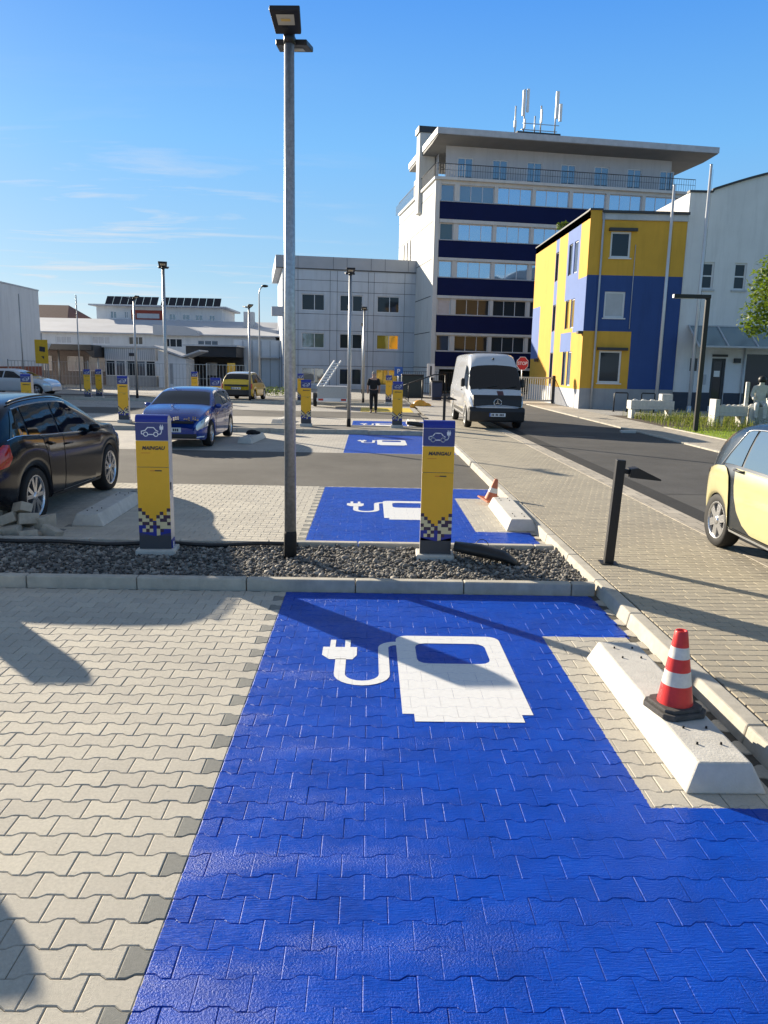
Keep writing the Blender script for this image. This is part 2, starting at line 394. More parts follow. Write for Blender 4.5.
clear=ramp(nt,sp.outputs[2],[(0,(3.1,3.9,4.7)),(.10,(1.75,3.3,4.8)),(.25,(.95,2.9,5.6)),(.39,(.40,1.95,5.4)),(.52,(1.1,1.5,2.3)),(1,(1.4,1.5,1.7))])  # whiter zenith stops, out of view, added for neutral fill light
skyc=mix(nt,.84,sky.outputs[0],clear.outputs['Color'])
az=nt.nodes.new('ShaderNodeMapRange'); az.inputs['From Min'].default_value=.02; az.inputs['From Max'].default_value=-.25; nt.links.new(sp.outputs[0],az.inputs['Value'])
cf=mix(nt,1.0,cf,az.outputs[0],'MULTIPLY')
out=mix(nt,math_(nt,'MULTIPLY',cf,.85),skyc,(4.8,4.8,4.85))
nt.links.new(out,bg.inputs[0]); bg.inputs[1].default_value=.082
SC.view_settings.view_transform='Standard'; SC.view_settings.look='None'; SC.view_settings.exposure=1.08; SC.view_settings.gamma=1

# ------------------------------------------------------------------ ground, paving, kerbs
struct(MB().poly([(-900,-900,-.05),(900,-900,-.05),(900,900,-.05),(-900,900,-.05)]).build('ground',FORE))
PL,PP=.185,.133; WH,NH=.0765,.0565; BX=-.73
def hb(x,e=0):                                   # half height of the bone stone at local x
    x=abs(x); 
    if x<.0324: return NH-e
    if x>.0601: return WH-e
    return NH-e+(WH-NH)*(x-.0324)/(.0601-.0324)
def outline(x0,x1,e,ex):
    xs=[x0+ex]+[x for x in (-.0601,-.0324,.0324,.0601) if x0+ex<x<x1-ex]+[x1-ex]
    return [(x,-hb(x,e)) for x in xs]+[(x,hb(x,e)) for x in reversed(xs)]
def stone_tpl(x0,x1,g=.0014,c=.0044):
    o=outline(x0,x1,g,g); i=outline(x0,x1,g+c,g+c); n=len(o)
    if len(i)!=n: i=[(a*.96,b*.96) for a,b in o]
    V=[(x,y,0) for x,y in i]+[(x,y,-.0032) for x,y in o]+[(x,y,-.016) for x,y in o]
    Fc=[tuple(range(n))]+[(n+k,n+(k+1)%n,(k+1)%n,k) for k in range(n)]+[(2*n+k,2*n+(k+1)%n,n+(k+1)%n,n+k) for k in range(n)]
    return np.array(V),Fc
FULLP=stone_tpl(-PL/2,PL/2,.0003,.0030)
FULL=stone_tpl(-PL/2,PL/2); HL=stone_tpl(-PL/2,0); HR=stone_tpl(0,PL/2)
BOUND=(0,-16,-32,-48)                              # bay boundaries, in stones left of the blue bay's edge
def PAINT(x,y):
    v=False
    for (x0,x1,y0,y1,sg) in BLUE_RECTS:
        if x0-.02<x<x1+.05 and y0<y<y1: v=sg>0
    return v
def lay(name,x0,x1,y0,y1,yoff):
    b=MB(); j0=math.ceil((y0-yoff)/PP+.55); j1=int(math.floor((y1-yoff)/PP-.55)); spots=[]
    for j in range(j0,j1+1):
        y=yoff+j*PP
        for i in range(int((x0-BX)/PL)-1,int((x1-BX)/PL)+2):
            xc=BX+PL*i+(PL/2 if j%2==0 else 0)
            if xc<x0 or xc>x1-.04: continue
            dz=random.uniform(-.0008,.0006)
            if j%2 and i in BOUND: parts=((HL,1),(HR,0))
            else: parts=((FULL,0),)
            for (V,Fc),m in parts:
                painted=m==0 and Fc is FULL[1] and PAINT(xc,y)
                P=(FULLP[0] if painted else V).copy(); n3=len(P)//3
                if painted: P[n3:2*n3,2]=-random.choice((.0007,.0011,.0016,.0022,.0029))*random.uniform(.7,1.2)
                P[:,0]+=xc; P[:,1]+=y; P[:,2]+=dz+P[:,2]*0+(V[:,0]*random.uniform(-.012,.012))+(V[:,1]*random.uniform(-.008,.008))
                b.arr(P,Fc,m)
            spots.append((xc,y,dz))
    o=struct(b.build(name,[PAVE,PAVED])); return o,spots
YOFF=.62
_,SPOTS1=lay('paving',-7.2,2.12,-.9,6.86,YOFF)
_,SPOTS2=lay('paving',-12.5,2.12,8.55,13.10,YOFF)
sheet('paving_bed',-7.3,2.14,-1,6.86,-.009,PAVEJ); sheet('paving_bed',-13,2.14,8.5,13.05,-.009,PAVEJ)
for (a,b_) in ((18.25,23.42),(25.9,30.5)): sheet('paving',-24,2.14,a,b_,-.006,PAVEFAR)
sheet('paving',-40,-12.5,8.5,13.05,-.006,PAVEFAR); sheet('paving',-40,-7.2,-8,6.86,-.006,PAVEFAR)
sheet('parking_lane',-45,2.14,13.05,18.25,-.003,ASPH); sheet('parking_lane',-45,2.14,30.5,34.6,-.003,ASPH)
sheet('forecourt',-60,2.28,34.6,75,-.006,FORE)
sheet('parking_lane',-60,2.2,41.2,47.5,.0,ASPH)

def kerb(name,run,axis,fixed0,fixed1,z1,step=1.0,face=0,batter=0):
    b=MB(); a0,a1=run; a=a0
    while a<a1-.01:
        e=min(a+step,a1); g=.004
        if axis=='x': b.box(a+g,e-g,fixed0,fixed1,-.04,z1)
        else: b.prism([(fixed0,-.04),(fixed1,-.04),(fixed1,z1),(fixed0+batter,z1)],'y',a+g,e-g)
        a=e
    o=struct(b.build(name,CONC,bevel=.012)); return o
kerb('kerb',(-14.1,2.125),'x',6.83,6.93,.108)
kerb('kerb',(-14.1,2.125),'x',8.45,8.555,.085)
kerb('kerb',(-1,29),'y',2.13,2.27,.104,1.0,batter=.03)
kerb('kerb',(-24,2.125),'x',23.42,23.56,.12); kerb('kerb',(-24,2.125),'x',25.75,25.89,.08)
kerb('kerb',(-45,2.125),'x',40.4,40.55,.13); kerb('kerb',(-45,2.125),'x',42.6,42.75,.10)
sheet('gravel_bed',-14.2,2.13,6.9,8.5,.03,GRAV); sheet('planting_strip',-24,2.13,23.5,25.8,.05,GRAV); sheet('planting_strip',-45,2.13,40.5,42.7,.06,GRAV)

def scatter_stones(name,n,x0,x1,y0,y1,z,s0,s1):
    ico=bmesh.new(); bmesh.ops.create_icosphere(ico,subdivisions=1,radius=1)
    V=np.array([v.co[:] for v in ico.verts]); ico.verts.index_update(); T=np.array([[v.index for v in f.verts] for f in ico.faces]); ico.free()
    nv=len(V); P=np.zeros((n,nv,3))
    S=rng.uniform(s0,s1,(n,1))*np.exp(rng.normal(0,.25,(n,1)))
    sc=S[:,:,None]*rng.uniform(.6,1.25,(n,1,3)); sc[:,:,2]*=.8
    jit=1+rng.normal(0,.17,(n,nv,1)); P=V[None]*jit*sc
    a=rng.uniform(0,2*PI,n); c,s=np.cos(a)[:,None],np.sin(a)[:,None]
    X=P[:,:,0]*c-P[:,:,1]*s; Y=P[:,:,0]*s+P[:,:,1]*c
    px=rng.uniform(x0,x1,n)[:,None]; py=rng.uniform(y0,y1,n)[:,None]
    Z=P[:,:,2]+z+rng.uniform(-.012,.018,n)[:,None]
    V2=np.stack([X+px,Y+py,Z],-1).reshape(-1,3); F2=(T[None]+(np.arange(n)*nv)[:,None,None]).reshape(-1,3)
    me=bpy.data.meshes.new(name); me.vertices.add(len(V2)); me.vertices.foreach_set('co',V2.ravel())
    me.loops.add(F2.size); me.loops.foreach_set('vertex_index',F2.ravel().astype(np.int32))
    me.polygons.add(len(F2)); me.polygons.foreach_set('loop_start',np.arange(0,F2.size,3,dtype=np.int32)); me.polygons.foreach_set('loop_total',np.full(len(F2),3,dtype=np.int32))
    me.update(calc_edges=True); me.validate(); me.materials.append(GRAV)
    o=bpy.data.objects.new(name,me); COL.objects.link(o); return o
g=scatter_stones('gravel',16000,-7.5,2.12,6.95,8.43,.034,.012,.024); struct(g,'stuff'); tag(g,'dark basalt gravel filling the strip between the two kerbs','gravel')

# footpath of small oblong stones with drainage gaps, right of the kerb
def lay_path(x0,x1,y0,y1,z):
    b=MB(); lx,ly=.2,.102; r=0; y=y0
    while y<y1:
        off=(r%3)*lx/3+random.uniform(-.004,.004); x=x0-off
        while x<x1:
            a=max(x,x0); e=min(x+lx,x1)
            if e-a>.03:
                g=.0016; c=.011; ch=.004; dz=random.uniform(-.001,.001)+z
                o=[(a+g+c,y+g),(e-g-c,y+g),(e-g,y+g+c),(e-g,y+ly-g-.002),(e-g-.002,y+ly-g),(a+g+.002,y+ly-g),(a+g,y+ly-g-.002),(a+g,y+g+c)]
                mx,my=(a+e)/2,y+ly/2
                i=[(mx+(p-mx)*(1-2*ch/(e-a)),my+(q-my)*(1-2*ch/ly)) for p,q in o]
                n=8; V=[(p,q,dz) for p,q in i]+[(p,q,dz-.003) for p,q in o]+[(p,q,dz-.02) for p,q in o]
                Fc=[tuple(range(n))]+[(n+k,n+(k+1)%n,(k+1)%n,k) for k in range(n)]+[(2*n+k,2*n+(k+1)%n,n+(k+1)%n,n+k) for k in range(n)]
                b.arr(V,Fc)
            x+=lx
        y+=ly; r+=1
    return struct(b.build('footpath',PATHM))
lay_path(2.285,4.12,.5,29,.1)
sheet('footpath_bed',2.27,4.15,-3,29,.088,PATHJ)
b=MB(); y=-2
while y<29: b.box(4.13,4.44,y+.004,y+.496,.0,.102); y+=.5
struct(b.build('gutter',SIDEW))
def quadsheet(name,pts,z,mat): return struct(MB().poly([(x,y,z) for x,y in pts]).build(name,mat))
quadsheet('road_seam',[(4.44,-5),(4.80,-5),(4.80,30),(4.44,30)],.097,ASPHD)
quadsheet('road',[(4.78,-20),(8.72,-20),(8.72,60),(4.4,60),(4.4,29),(4.78,29)],.093,ASPHR)
# newer, darker strip and repair patch of asphalt
quadsheet('road_patch',[(4.8,12.2),(8.7,12.6),(8.7,24.5),(4.8,24.5)],.0965,asphalt('asphalt_patch',(.095,.093,.090)))
quadsheet('road_marking',[(5.3,22.9),(6.7,22.75),(6.7,22.85),(5.3,23.0)],.1005,M('worn_road_paint',(.22,.22,.21),.85,var=.3,scale=14))
quadsheet('driveway',[(2.28,29),(4.45,29),(4.45,60),(2.28,60)],.098,FORE)
b=MB(); y=-6
while y<60: b.box(8.70,8.86,y+.004,y+.996,0,.135); y+=1
struct(b.build('kerb',CONC,bevel=.01))
quadsheet('sidewalk',[(8.86,-6),(10.42,-6),(10.42,39.1),(10.55,60),(8.86,60)],.125,SIDEW)
quadsheet('forecourt',[(10.42,27.5),(60,27.5),(60,60),(10.42,60)],.12,FORE)
quadsheet('lawn',[(10.42,-6),(60,-6),(60,27.5),(10.42,27.5)],.115,LAWN)
b=MB(); y=-6
while y<27: b.box(10.36,10.44,y+.003,y+.997,0,.15); y+=1
struct(b.build('lawn_edging',CONC,bevel=.006))
# flat stone slab lying in the road gutter
tag(MB().prism([(-.25,-.16),(.2,-.18),(.3,.08),(.1,.18),(-.22,.14)],'z',0,.08).build('stone_slab',CONCW,loc=(8.3,24.6,.098),bevel=.015),'low pale stone slab lying at the kerb on the far side of the road','stone slab')
# yellow painted patch behind the far bays
quadsheet('painted_bay',[(-.4,35.0),(2.0,35.0),(2.0,38.6),(-.4,38.6)],.004,M('yellow_road_paint',(.72,.53,.05),.6,var=.12,scale=2))

# white charging symbol painted on the stones (follows every stone, joints stay open)
def clip_poly(P,Q):
    out=list(P)
    for i in range(len(Q)):
        a=Q[i]; c=Q[(i+1)%len(Q)]; inp=out; out=[]
        if not inp: break
        def side(p): return (c[0]-a[0])*(p[1]-a[1])-(c[1]-a[1])*(p[0]-a[0])
        for k in range(len(inp)):
            p=inp[k]; q=inp[(k+1)%len(inp)]; sp_,sq=side(p),side(q)
            if sp_>=0: out.append(p)
            if (sp_>=0)!=(sq>=0):
                t=sp_/(sp_-sq); out.append((p[0]+(q[0]-p[0])*t,p[1]+(q[1]-p[1])*t))
    return out
def rrect(x0,x1,y0,y1,r,corners=(1,1,1,1)):      # bl, br, tr, tl
    pts=[]
    for (cx_,cy_,a0,on) in ((x0+r,y0+r,180,corners[0]),(x1-r,y0+r,270,corners[1]),(x1-r,y1-r,0,corners[2]),(x0+r,y1-r,90,corners[3])):
        if on: pts+=[(cx_+r*math.cos(R(a0+t)),cy_+r*math.sin(R(a0+t))) for t in (0,22,45,68,90)]
        else: pts.append({180:(x0,y0),270:(x1,y0),0:(x1,y1),90:(x0,y1)}[a0])
    return pts
def arc_quads(cx_,cy_,r0,r1,a0,a1,n=8):
    qs=[]
    for k in range(n):
        t0,t1=R(a0+(a1-a0)*k/n),R(a0+(a1-a0)*(k+1)/n)
        qs.append([(cx_+r0*math.cos(t0),cy_+r0*math.sin(t0)),(cx_+r1*math.cos(t0),cy_+r1*math.sin(t0)),(cx_+r1*math.cos(t1),cy_+r1*math.sin(t1)),(cx_+r0*math.cos(t1),cy_+r0*math.sin(t1))])
    return qs
def rq(x0,x1,y0,y1): return [(x0,y0),(x1,y0),(x1,y1),(x0,y1)]
def symbol():                                     # metres, measured from the body's lower left corner
    w,h=.79,1.36; q=[]
    q+=[rq(0,.14,0,1.20),rq(.66,w,0,1.20),rq(.14,.66,0,.80)]
    q+=[rrect(0,w,1.20,h,.09,(0,0,1,1))]
    # rounded inner corners of the window
    for cx_,cy_,a in ((.22,1.12,90),(.58,1.12,0),(.22,.88,180),(.58,.88,270)):
        c=[(cx_+.08*math.cos(R(a+t)),cy_+.08*math.sin(R(a+t))) for t in (0,30,60,90)]
        k=(cx_+(.08 if a in(0,270) else -.08),cy_+(.08 if a in(0,90) else -.08))
        for i in range(3): q.append([k,c[i+1],c[i]])
    q+=[rq(.07,.72,-.10,0)]
    q+=arc_quads(.0,1.09,.06,.135,90,180,6)       # cable leaves the body
    q+=[rq(-.135,-.06,.60,1.09)]
    q+=arc_quads(-.25,.60,.115,.19,180,360,12)
    q+=[rq(-.44,-.365,.60,.87)]
    q+=[[(-.485,.86),(-.32,.86),(-.29,.94),(-.54,.94)],rq(-.54,-.29,.94,1.10),rq(-.49,-.45,1.10,1.25),rq(-.38,-.34,1.10,1.25)]
    fix=[]
    for p in q:
        a=sum(p[i][0]*p[(i+1)%len(p)][1]-p[(i+1)%len(p)][0]*p[i][1] for i in range(len(p)))
        fix.append(p if a>0 else p[::-1])
    return fix
SYM=symbol()
def bone_convex():
    e=.0006; L2=PL/2-e; pcs=[rq(-L2,-.0601,-WH+e,WH-e),rq(.0601,L2,-WH+e,WH-e),rq(-.0324,.0324,-NH+e,NH-e)]
    pcs.append([(-.0601,-WH+e),(-.0324,-NH+e),(-.0324,NH-e),(-.0601,WH-e)]); pcs.append([(.0324,-NH+e),(.0601,-WH+e),(.0601,WH-e),(.0324,NH-e)])
    return pcs
def paint_symbol(ox,oy,spots,s=1):
    b=MB(); pcs=bone_convex()
    for poly in SYM:
        Q=[(ox+s*x,oy+s*y) for x,y in poly]; xs=[p[0] for p in Q]; ys=[p[1] for p in Q]
        for (xc,yc,dz) in spots:
            if xc+.1<min(xs) or xc-.1>max(xs) or yc+.08<min(ys) or yc-.08>max(ys): continue
            for pc in pcs:
                o=clip_poly([(xc+x,yc+y) for x,y in pc],Q)
                if len(o)>2: b.poly([(x,y,.0022) for x,y in o])
        b.poly([(x,y,-.0012) for x,y in Q])
    return struct(b.build('painted_symbol',WHITEP))
paint_symbol(.23,4.31,SPOTS1); paint_symbol(.23,10.35,SPOTS2)
for oy in (20.3,26.6):
    b=MB()
    for poly in SYM: b.poly([(.23+x,oy+y,.002) for x,y in poly])
    struct(b.build('painted_symbol',WHITEP))

# ------------------------------------------------------------------ charging posts
def ev_icon(b,m,sx,cx_,cz,y):                      # line drawing of a car with a plug, facing -Y
    def P(x,z): return (cx_+sx*x,y,cz+sx*z)
    def line(pts,w=.045):
        for a,c in zip(pts,pts[1:]):
            d=Vector((c[0]-a[0],c[1]-a[1])); d.normalize(); n=Vector((-d.y,d.x))*w/2; e=d*w*.4
            q=[(a[0]-n.x-e.x,a[1]-n.y-e.y),(c[0]-n.x+e.x,c[1]-n.y+e.y),(c[0]+n.x+e.x,c[1]+n.y+e.y),(a[0]+n.x-e.x,a[1]+n.y-e.y)]
            b.poly([P(*t) for t in q],m)
    line([(-.16,-.13),(.10,-.13)]); line([(-.40,-.12),(-.48,-.10),(-.48,.02),(-.30,.06),(-.18,.20),(.10,.20),(.22,.06),(.30,.02)])
    for wx in (-.28,.20):
        c=[(wx+.10*math.cos(t*PI/6),-.12+.10*math.sin(t*PI/6)) for t in range(13)]; line(c,.04)
    line([(.31,-.12),(.42,-.10),(.47,.0),(.47,.10)])
    b.poly([P(.39,.10),P(.55,.10),P(.57,.26),P(.37,.26)],m); b.poly([P(.41,.26),P(.45,.26),P(.45,.34),P(.41,.34)],m); b.poly([P(.50,.26),P(.54,.26),P(.54,.34),P(.50,.34)],m)
POSTH=1.50
def post_profile(h):                               # y,z outline: flat face, rounded top
    D=.20; pts=[(0,0),(D,0)]
    pts+=[(D-.09+.09*math.cos(t),h-.11+.11*math.sin(t)) for t in np.linspace(0,PI/2,7)]
    pts+=[(.05-.05*math.sin(t),h-.05+.05*math.cos(t)) for t in np.linspace(0,PI/2,6)]
    return pts
def make_post():
    t=thing('charging_post','','charging post')
    w=.165
    b=MB(); b.box(-.20,.20,-.06,.25,-.05,.095); b.build('base_block',CONCW,t,bevel=.012)
    b=MB(); z0=.095
    prof=[(y,z+z0) for y,z in post_profile(POSTH-z0)]
    b.prism(prof[::-1],'x',-w+.006,w-.006); b.build('housing',POSTSIDE,t,bevel=.004)
    # front cladding, in the colour fields of the photograph
    b=MB(); yf=-.004
    def fld(z0_,z1_,m): b.box(-w,w,yf,.004,z0_,z1_,m)
    fld(.098,.23,0); fld(.23,.40,1); fld(.40,.965,2); fld(.97,1.24,2); fld(1.245,1.425,3)
    n=6; tp=[(.05-.054*math.sin(a),POSTH-.05+.054*math.cos(a)) for a in np.linspace(PI/2,0,7)]
    tp=[(-.004,1.43)]+tp+[(.11,POSTH+.004)]; inn=[(.11,POSTH-.002)]+[(.05-.048*math.sin(a),POSTH-.05+.048*math.cos(a)) for a in np.linspace(0,PI/2,7)]+[(.002,1.43)]
    b.prism((tp+inn)[::-1],'x',-w,w,4)
    # dark wedge of the foot
    b.poly([(-w,yf-.0012,.23),(w,yf-.0012,.23),(w,yf-.0012,.275),(.0,yf-.0012,.235),(-w,yf-.0012,.275)],0)
    b.build('front_panel',[POSTGREY,POSTBLUE,YEL,POSTNAVY,POSTBLUE],t)
    # chequered pixels between yellow and blue
    b=MB(); s=2*w/9; grid=["d.......d","pd....d.p","ppd..dpdd","dppd.pddp","pddpdpppd","BBpdBdppp","BpdpBpdBB","BBBBBpBBB"]
    rows=len(grid); z=.535; yy=yf-.0012
    for r_,row in enumerate(grid):
        for c,ch in enumerate(row):
            x0=-w+c*s; z1=z-r_*s
            if ch=='.': continue
            b.poly([(x0,yy,z1-s),(x0+s,yy,z1-s),(x0+s,yy,z1),(x0,yy,z1)],{'p':0,'d':1,'B':2}[ch])
    b.build('pixel_pattern',[PIXW,PIXD,POSTBLUE],t)
    b=MB(); ev_icon(b,0,.215,0,1.335,yf-.0015); b.build('car_and_plug_icon',WHITEG,t)
    V,Fc=text_mesh('MAINGAU',.050,.002,.25); b=MB(); b.arr(upright(V,0.01,yf-.001,1.165),Fc); b.build('lettering',DARKTXT,t)
    b=MB(); b.box(-.115,-.02,yf-.0015,yf,1.112,1.118); b.build('accent_line',ORANGE,t)
    b=MB(); b.box(-.03,.02,yf-.0015,yf,.925,.935); b.build('accent_mark',ORANGE,t)
    b=MB(); b.box(.02,.09,yf-.0015,yf,.925,.937,0); b.box(-w,w,yf-.0005,yf,.966,.969,0); b.build('small_print',DARKTXT,t)
    b=MB(); b.box(w-.008,w,.06,.09,.72,.80); b.build('side_lock',DARKTXT,t)
    b=MB(); b.box(w-.006,w+.003,.03,.17,.06,.19,0); b.poly([(w+.0036,.075,.09),(w+.0036,.125,.09),(w+.0036,.125,.16),(w+.0036,.075,.16)],1); b.build('side_label',[POSTBLUE,WHITEG],t)
    return t
GP='yellow and blue charging posts standing in rows across the car park'
proto=make_post(); proto['group']=GP
spots=[(-2.235,7.98,'large yellow and blue charging post in the gravel in front of the parked black SUV',2),
 (.725,7.95,'large charging post in the gravel at the head of the blue bay',-1.5),
 (-5.0,7.95,'charging post in the near gravel strip beside the black SUV, out at the left',1),
 (-2.06,25.3,'middle-row charging post just right of the near lamp post, before the silver trailer',2),
 (.92,25.4,'middle-row charging post behind the far blue bay, next to the black tube',-1),
 (-8.0,25.4,'charging post in the middle row left of the blue hatchback, above the SUV',1),
 (-5.0,25.4,'middle-row charging post hidden up to its blue head by the roof of the hatchback',1),
 (1.02,41.6,'charging post in the far row right of the walking person',0),
 (-3.68,41.6,'charging post in the far row peeking out above the middle post beside the silver trailer',0),
 (-9.05,40.5,'charging post in the far row beside the yellow service car',0),
 (-14.35,41.6,'right one of the two charging posts standing close together by the fence',0),
 (-14.6,40.6,'left one of the two charging posts standing close together by the fence',0),
 (-11.1,25.4,'charging post above the roof of the black SUV, in front of the white car',0)]
for i,(x,y,lab,rz) in enumerate(spots):
    o=proto if i==0 else dup(proto,(x,y,0))
    o.location=(x,y,.0 if y<10 else .05); o.rotation_euler=(0,0,R(rz)); o['label']=lab; o['group']=GP
# unseen post added beyond the left edge of the frame to cast the corner shadow
o=dup(proto,(-4.27,5.42,0),0.2,'unseen charging post added left of the frame to cast the corner shadow'); 

# ------------------------------------------------------------------ lamp posts
def make_lamp(h=5.07,two=True):
    t=thing('lamp_post','','lamp post')
    b=MB(); b.tube([(0,0,.28),(0,0,h*.5),(0,0,h-.03)],[.062,.056,.047],16); b.build('pole',ALU,t)
    b=MB(); b.lathe([(.0,-.05),(.068,-.05),(.068,.26),(.064,.29),(.05,.29)],16); b.build('base_sleeve',RUBBER,t)
    b=MB(); b.tube([(0,0,h-.10),(0,0,h+.0)],.053,14); b.bar((-.02,.0,h-.03),(-.02,-.12,h+.02),.05,.05); b.bar((.02,.0,h-.04),(.02,.2,h-.02),.05,.05); b.build('bracket',BLACKM,t)
    def head(dirn,nm):
        # flat flood-light head tilted down
        b=MB(); y0,y1=(-.05,-.30) if dirn<0 else (.12,.46)
        z0,z1=(h-.035,h+.075) if dirn<0 else (h-.06,h+.0)
        W=.14 if dirn<0 else .17; th=.05
        q=[(-W+.02,y0,z0),(W-.02,y0,z0),(W,y1,z1),(-W,y1,z1)]
        n=(Vector(q[1])-Vector(q[0])).cross(Vector(q[3])-Vector(q[0])).normalized()
        if n.z<0: n=-n
        top=[tuple(Vector(p)+n*th) for p in q]
        o=len(b.v); b.v+=q+top
        for f in ((3,2,1,0),(4,5,6,7),(0,1,5,4),(1,2,6,5),(2,3,7,6),(3,0,4,7)): b.face([o+k for k in f])
        hd=b.build('lamp_head',BLACKM,t,bevel=.01)
        b=MB()
        def L(u,v): 
            a=Vector(q[0]).lerp(Vector(q[1]),u); c=Vector(q[3]).lerp(Vector(q[2]),u); return tuple(a.lerp(c,v)-n*.004)
        b.poly([L(.2,.40),L(.8,.40),L(.8,.82),L(.2,.82)][::-1]); b.build('lamp_lens',LAMPLENS,hd)
        b=MB(); 
        def L2(u,v):
            a=Vector(q[0]).lerp(Vector(q[1]),u); c=Vector(q[3]).lerp(Vector(q[2]),u); return tuple(a.lerp(c,v)-n*.007)
        b.poly([L2(.34,.56),L2(.66,.56),L2(.66,.66),L2(.34,.66)][::-1]); b.build('led_array',LEDY,hd)
    head(-1,''); 
    if two: head(1,'')
    return t
LAMPLENS=M('lamp_lens',(.46,.43,.36),.3,var=.05); LEDY=M('led_array',(.62,.42,.12),.4,var=0)
GL='galvanised lamp posts with black heads in the car park'
lp=make_lamp(); lp['group']=GL
for i,(x,y,lab,rz,sc) in enumerate([(-.81,7.95,'tall galvanised lamp post in the near gravel strip with twin black flood-light heads',-3,1),
  (-.67,25.5,'galvanised lamp post with black head in the middle strip, left of the far blue bay',4,.97),
  (-.34,41.8,'galvanised lamp post with black head in the far strip, left of the walking person',0,.97),
  (-.55,58,'farthest thin lamp post, close to the grey panelled building',0,.97),
  (-6.6,25.5,'galvanised lamp post with black head rising behind the blue hatchback',12,.98),
  (-6.4,41.8,'galvanised lamp post with black head right of the yellow service car',30,.97),
  (-12.4,41.8,'galvanised lamp post with black head in front of the glass gatehouse',60,1.03)]):
    o=lp if i==0 else dup(lp,(x,y,0))
    o.location=(x,y,.03); o.rotation_euler=(0,0,R(rz)); o.scale=(1,1,sc); o['label']=lab; o['group']=GL
# curved old street lamp beside the grey building
t=thing('street_lamp','tall thin street lamp with curved arm beside the left corner of the grey building','street lamp',(-8.0,57,0))
MB().tube([(0,0,0),(0,0,3.2),(0,0,6.9),(.08,0,7.25),(.3,0,7.45)],[.07,.06,.045,.04,.035],8).build('pole',ALU,t)
MB().ball((.42,0,7.45),.2,8,0,(1.3,.7,.5)).build('lamp_head',BLACKM,t)

# bollard lights along the footpath
def make_bollard():
    t=thing('bollard_light','','bollard light')
    b=MB(); b.box(-.045,.045,-.045,.045,0,1.07); b.build('post',BLACKM,t,bevel=.004)
    b=MB(); b.box(-.09,.09,-.09,.09,0,.008); b.build('foot_plate',BLACKM,t)
    b=MB(); b.bar((.04,0,.96),(.12,0,.955),.05,.045); b.build('bracket',BLACKM,t)
    b=MB()
    A_=[(.09,-.09,.91),(.09,.09,.91),(.09,.09,.99),(.09,-.09,.99)]; B_=[(.40,-.075,.895),(.40,.075,.895),(.40,.075,.91),(.40,-.075,.91)]; C_=[(.16,-.09,.905),(.16,.09,.905),(.16,.09,1.01),(.16,-.09,1.01)]
    for P_,Q_ in ((A_,C_),(C_,B_)):
        for k in range(4): b.poly([P_[k],P_[(k+1)%4],Q_[(k+1)%4],Q_[k]])
    b.poly(A_[::-1]); b.poly(B_); b.build('lamp_shade',BLACKM,t)
    return t
bl=make_bollard(); bl.location=(2.49,7.66,.1); bl['group']='black bollard lights beside the footpath'; bl.rotation_euler=(R(-.5),R(2.6),R(-6)); bl['label']='black bollard light leaning slightly right on the footpath beside the near kerb'
o=dup(bl,(2.45,25.3,.1),R(-6),'small black bollard light in front of the white van\'s corner'); o.rotation_euler=(0,0,R(-6))

# ------------------------------------------------------------------ wheel stops and cones
def make_stop(L=1.8):
    t=thing('wheel_stop','','wheel stop')
    b=MB(); w0,w1,h=.205,.125,.155; e=.07
    lo=[(-w0,0,0),(w0,0,0),(w0,L,0),(-w0,L,0)]; up=[(-w1-.02,e*.4,h),(w1,e*.4,h),(w1,L-e,h),(-w1-.02,L-e,h)]
    o=len(b.v); b.v+=lo+up
    for f in ((3,2,1,0),(4,5,6,7),(0,1,5,4),(1,2,6,5),(2,3,7,6),(3,0,4,7)): b.face([o+k for k in f])
    b.build('concrete_body',CONCW,t,bevel=.012)
    for yy in (.22,.40,L-.38,L-.20):
        for xx in (-.07,.055):
            b=MB(); b.lathe([(.0,h-.002),(.007,h-.002),(.006,h+.012),(0,h+.012)],8,(xx,yy,0)); b.build('bolt',RUBBER,t)
    return t
ws=make_stop(); GW='cast concrete wheel stops at the ends of the bays'
for i,(x,y,rz,lab) in enumerate([(1.80,3.45,0,'large pale concrete wheel stop with a traffic cone standing on it'),
   (1.985,9.6,-1,'wheel stop in the second blue bay, a small faded cone at its far end'),
   (-3.5,9.5,1,'concrete wheel stop beside the black SUV'),
   (-3.2,19.9,-4,'concrete wheel stop beside the blue hatchback with a dark glove on it'),
   (-3.2,26.8,-8,'small concrete wheel stop beyond the middle strip, behind the blue hatchback'),
   (1.55,26.6,0,'concrete wheel stop in the farthest blue bay beside the black tube')]):
    o=ws if i==0 else dup(ws,(x,y,0)); o.location=(x,y,0); o.rotation_euler=(0,0,R(rz)); o['label']=lab; o['group']=GW
# traffic cone
t=thing('traffic_cone','red and white striped traffic cone with grey rubber base on the wheel stop','traffic cone',(1.765,4.07,.158),R(14))
b=MB(); a=.14; c=.045
pr=[(-a+c,-a),(a-c,-a),(a,-a+c),(a,a-c),(a-c,a),(-a+c,a),(-a,a-c),(-a,-a+c)]
b.prism(pr,'z',.0,.032); b.prism([(x*.86,y*.86) for x,y in pr],'z',.03,.052); b.build('base',GREYRUB,t,bevel=.006)
r=lambda z:.098-(z-.05)/.40*.060
def ring(z0,z1,m,nm,cap=False):
    b=MB(); pf=[(r(z0),z0),(r((z0+z1)/2),(z0+z1)/2),(r(z1),z1)]
    if cap: pf+=[(r(z1)-.004,z1+.006),(r(z1)-.014,z1+.004),(r(z1)-.014,z1-.05),(0,z1-.05)]
    b.lathe(pf,28); b.build(nm,m,t)
ring(.05,.165,CONERED,'red_band'); ring(.165,.245,CONEWH,'white_band'); ring(.245,.32,CONERED,'red_band'); ring(.32,.385,CONEWH,'white_band'); ring(.385,.47,CONERED,'red_band',True)
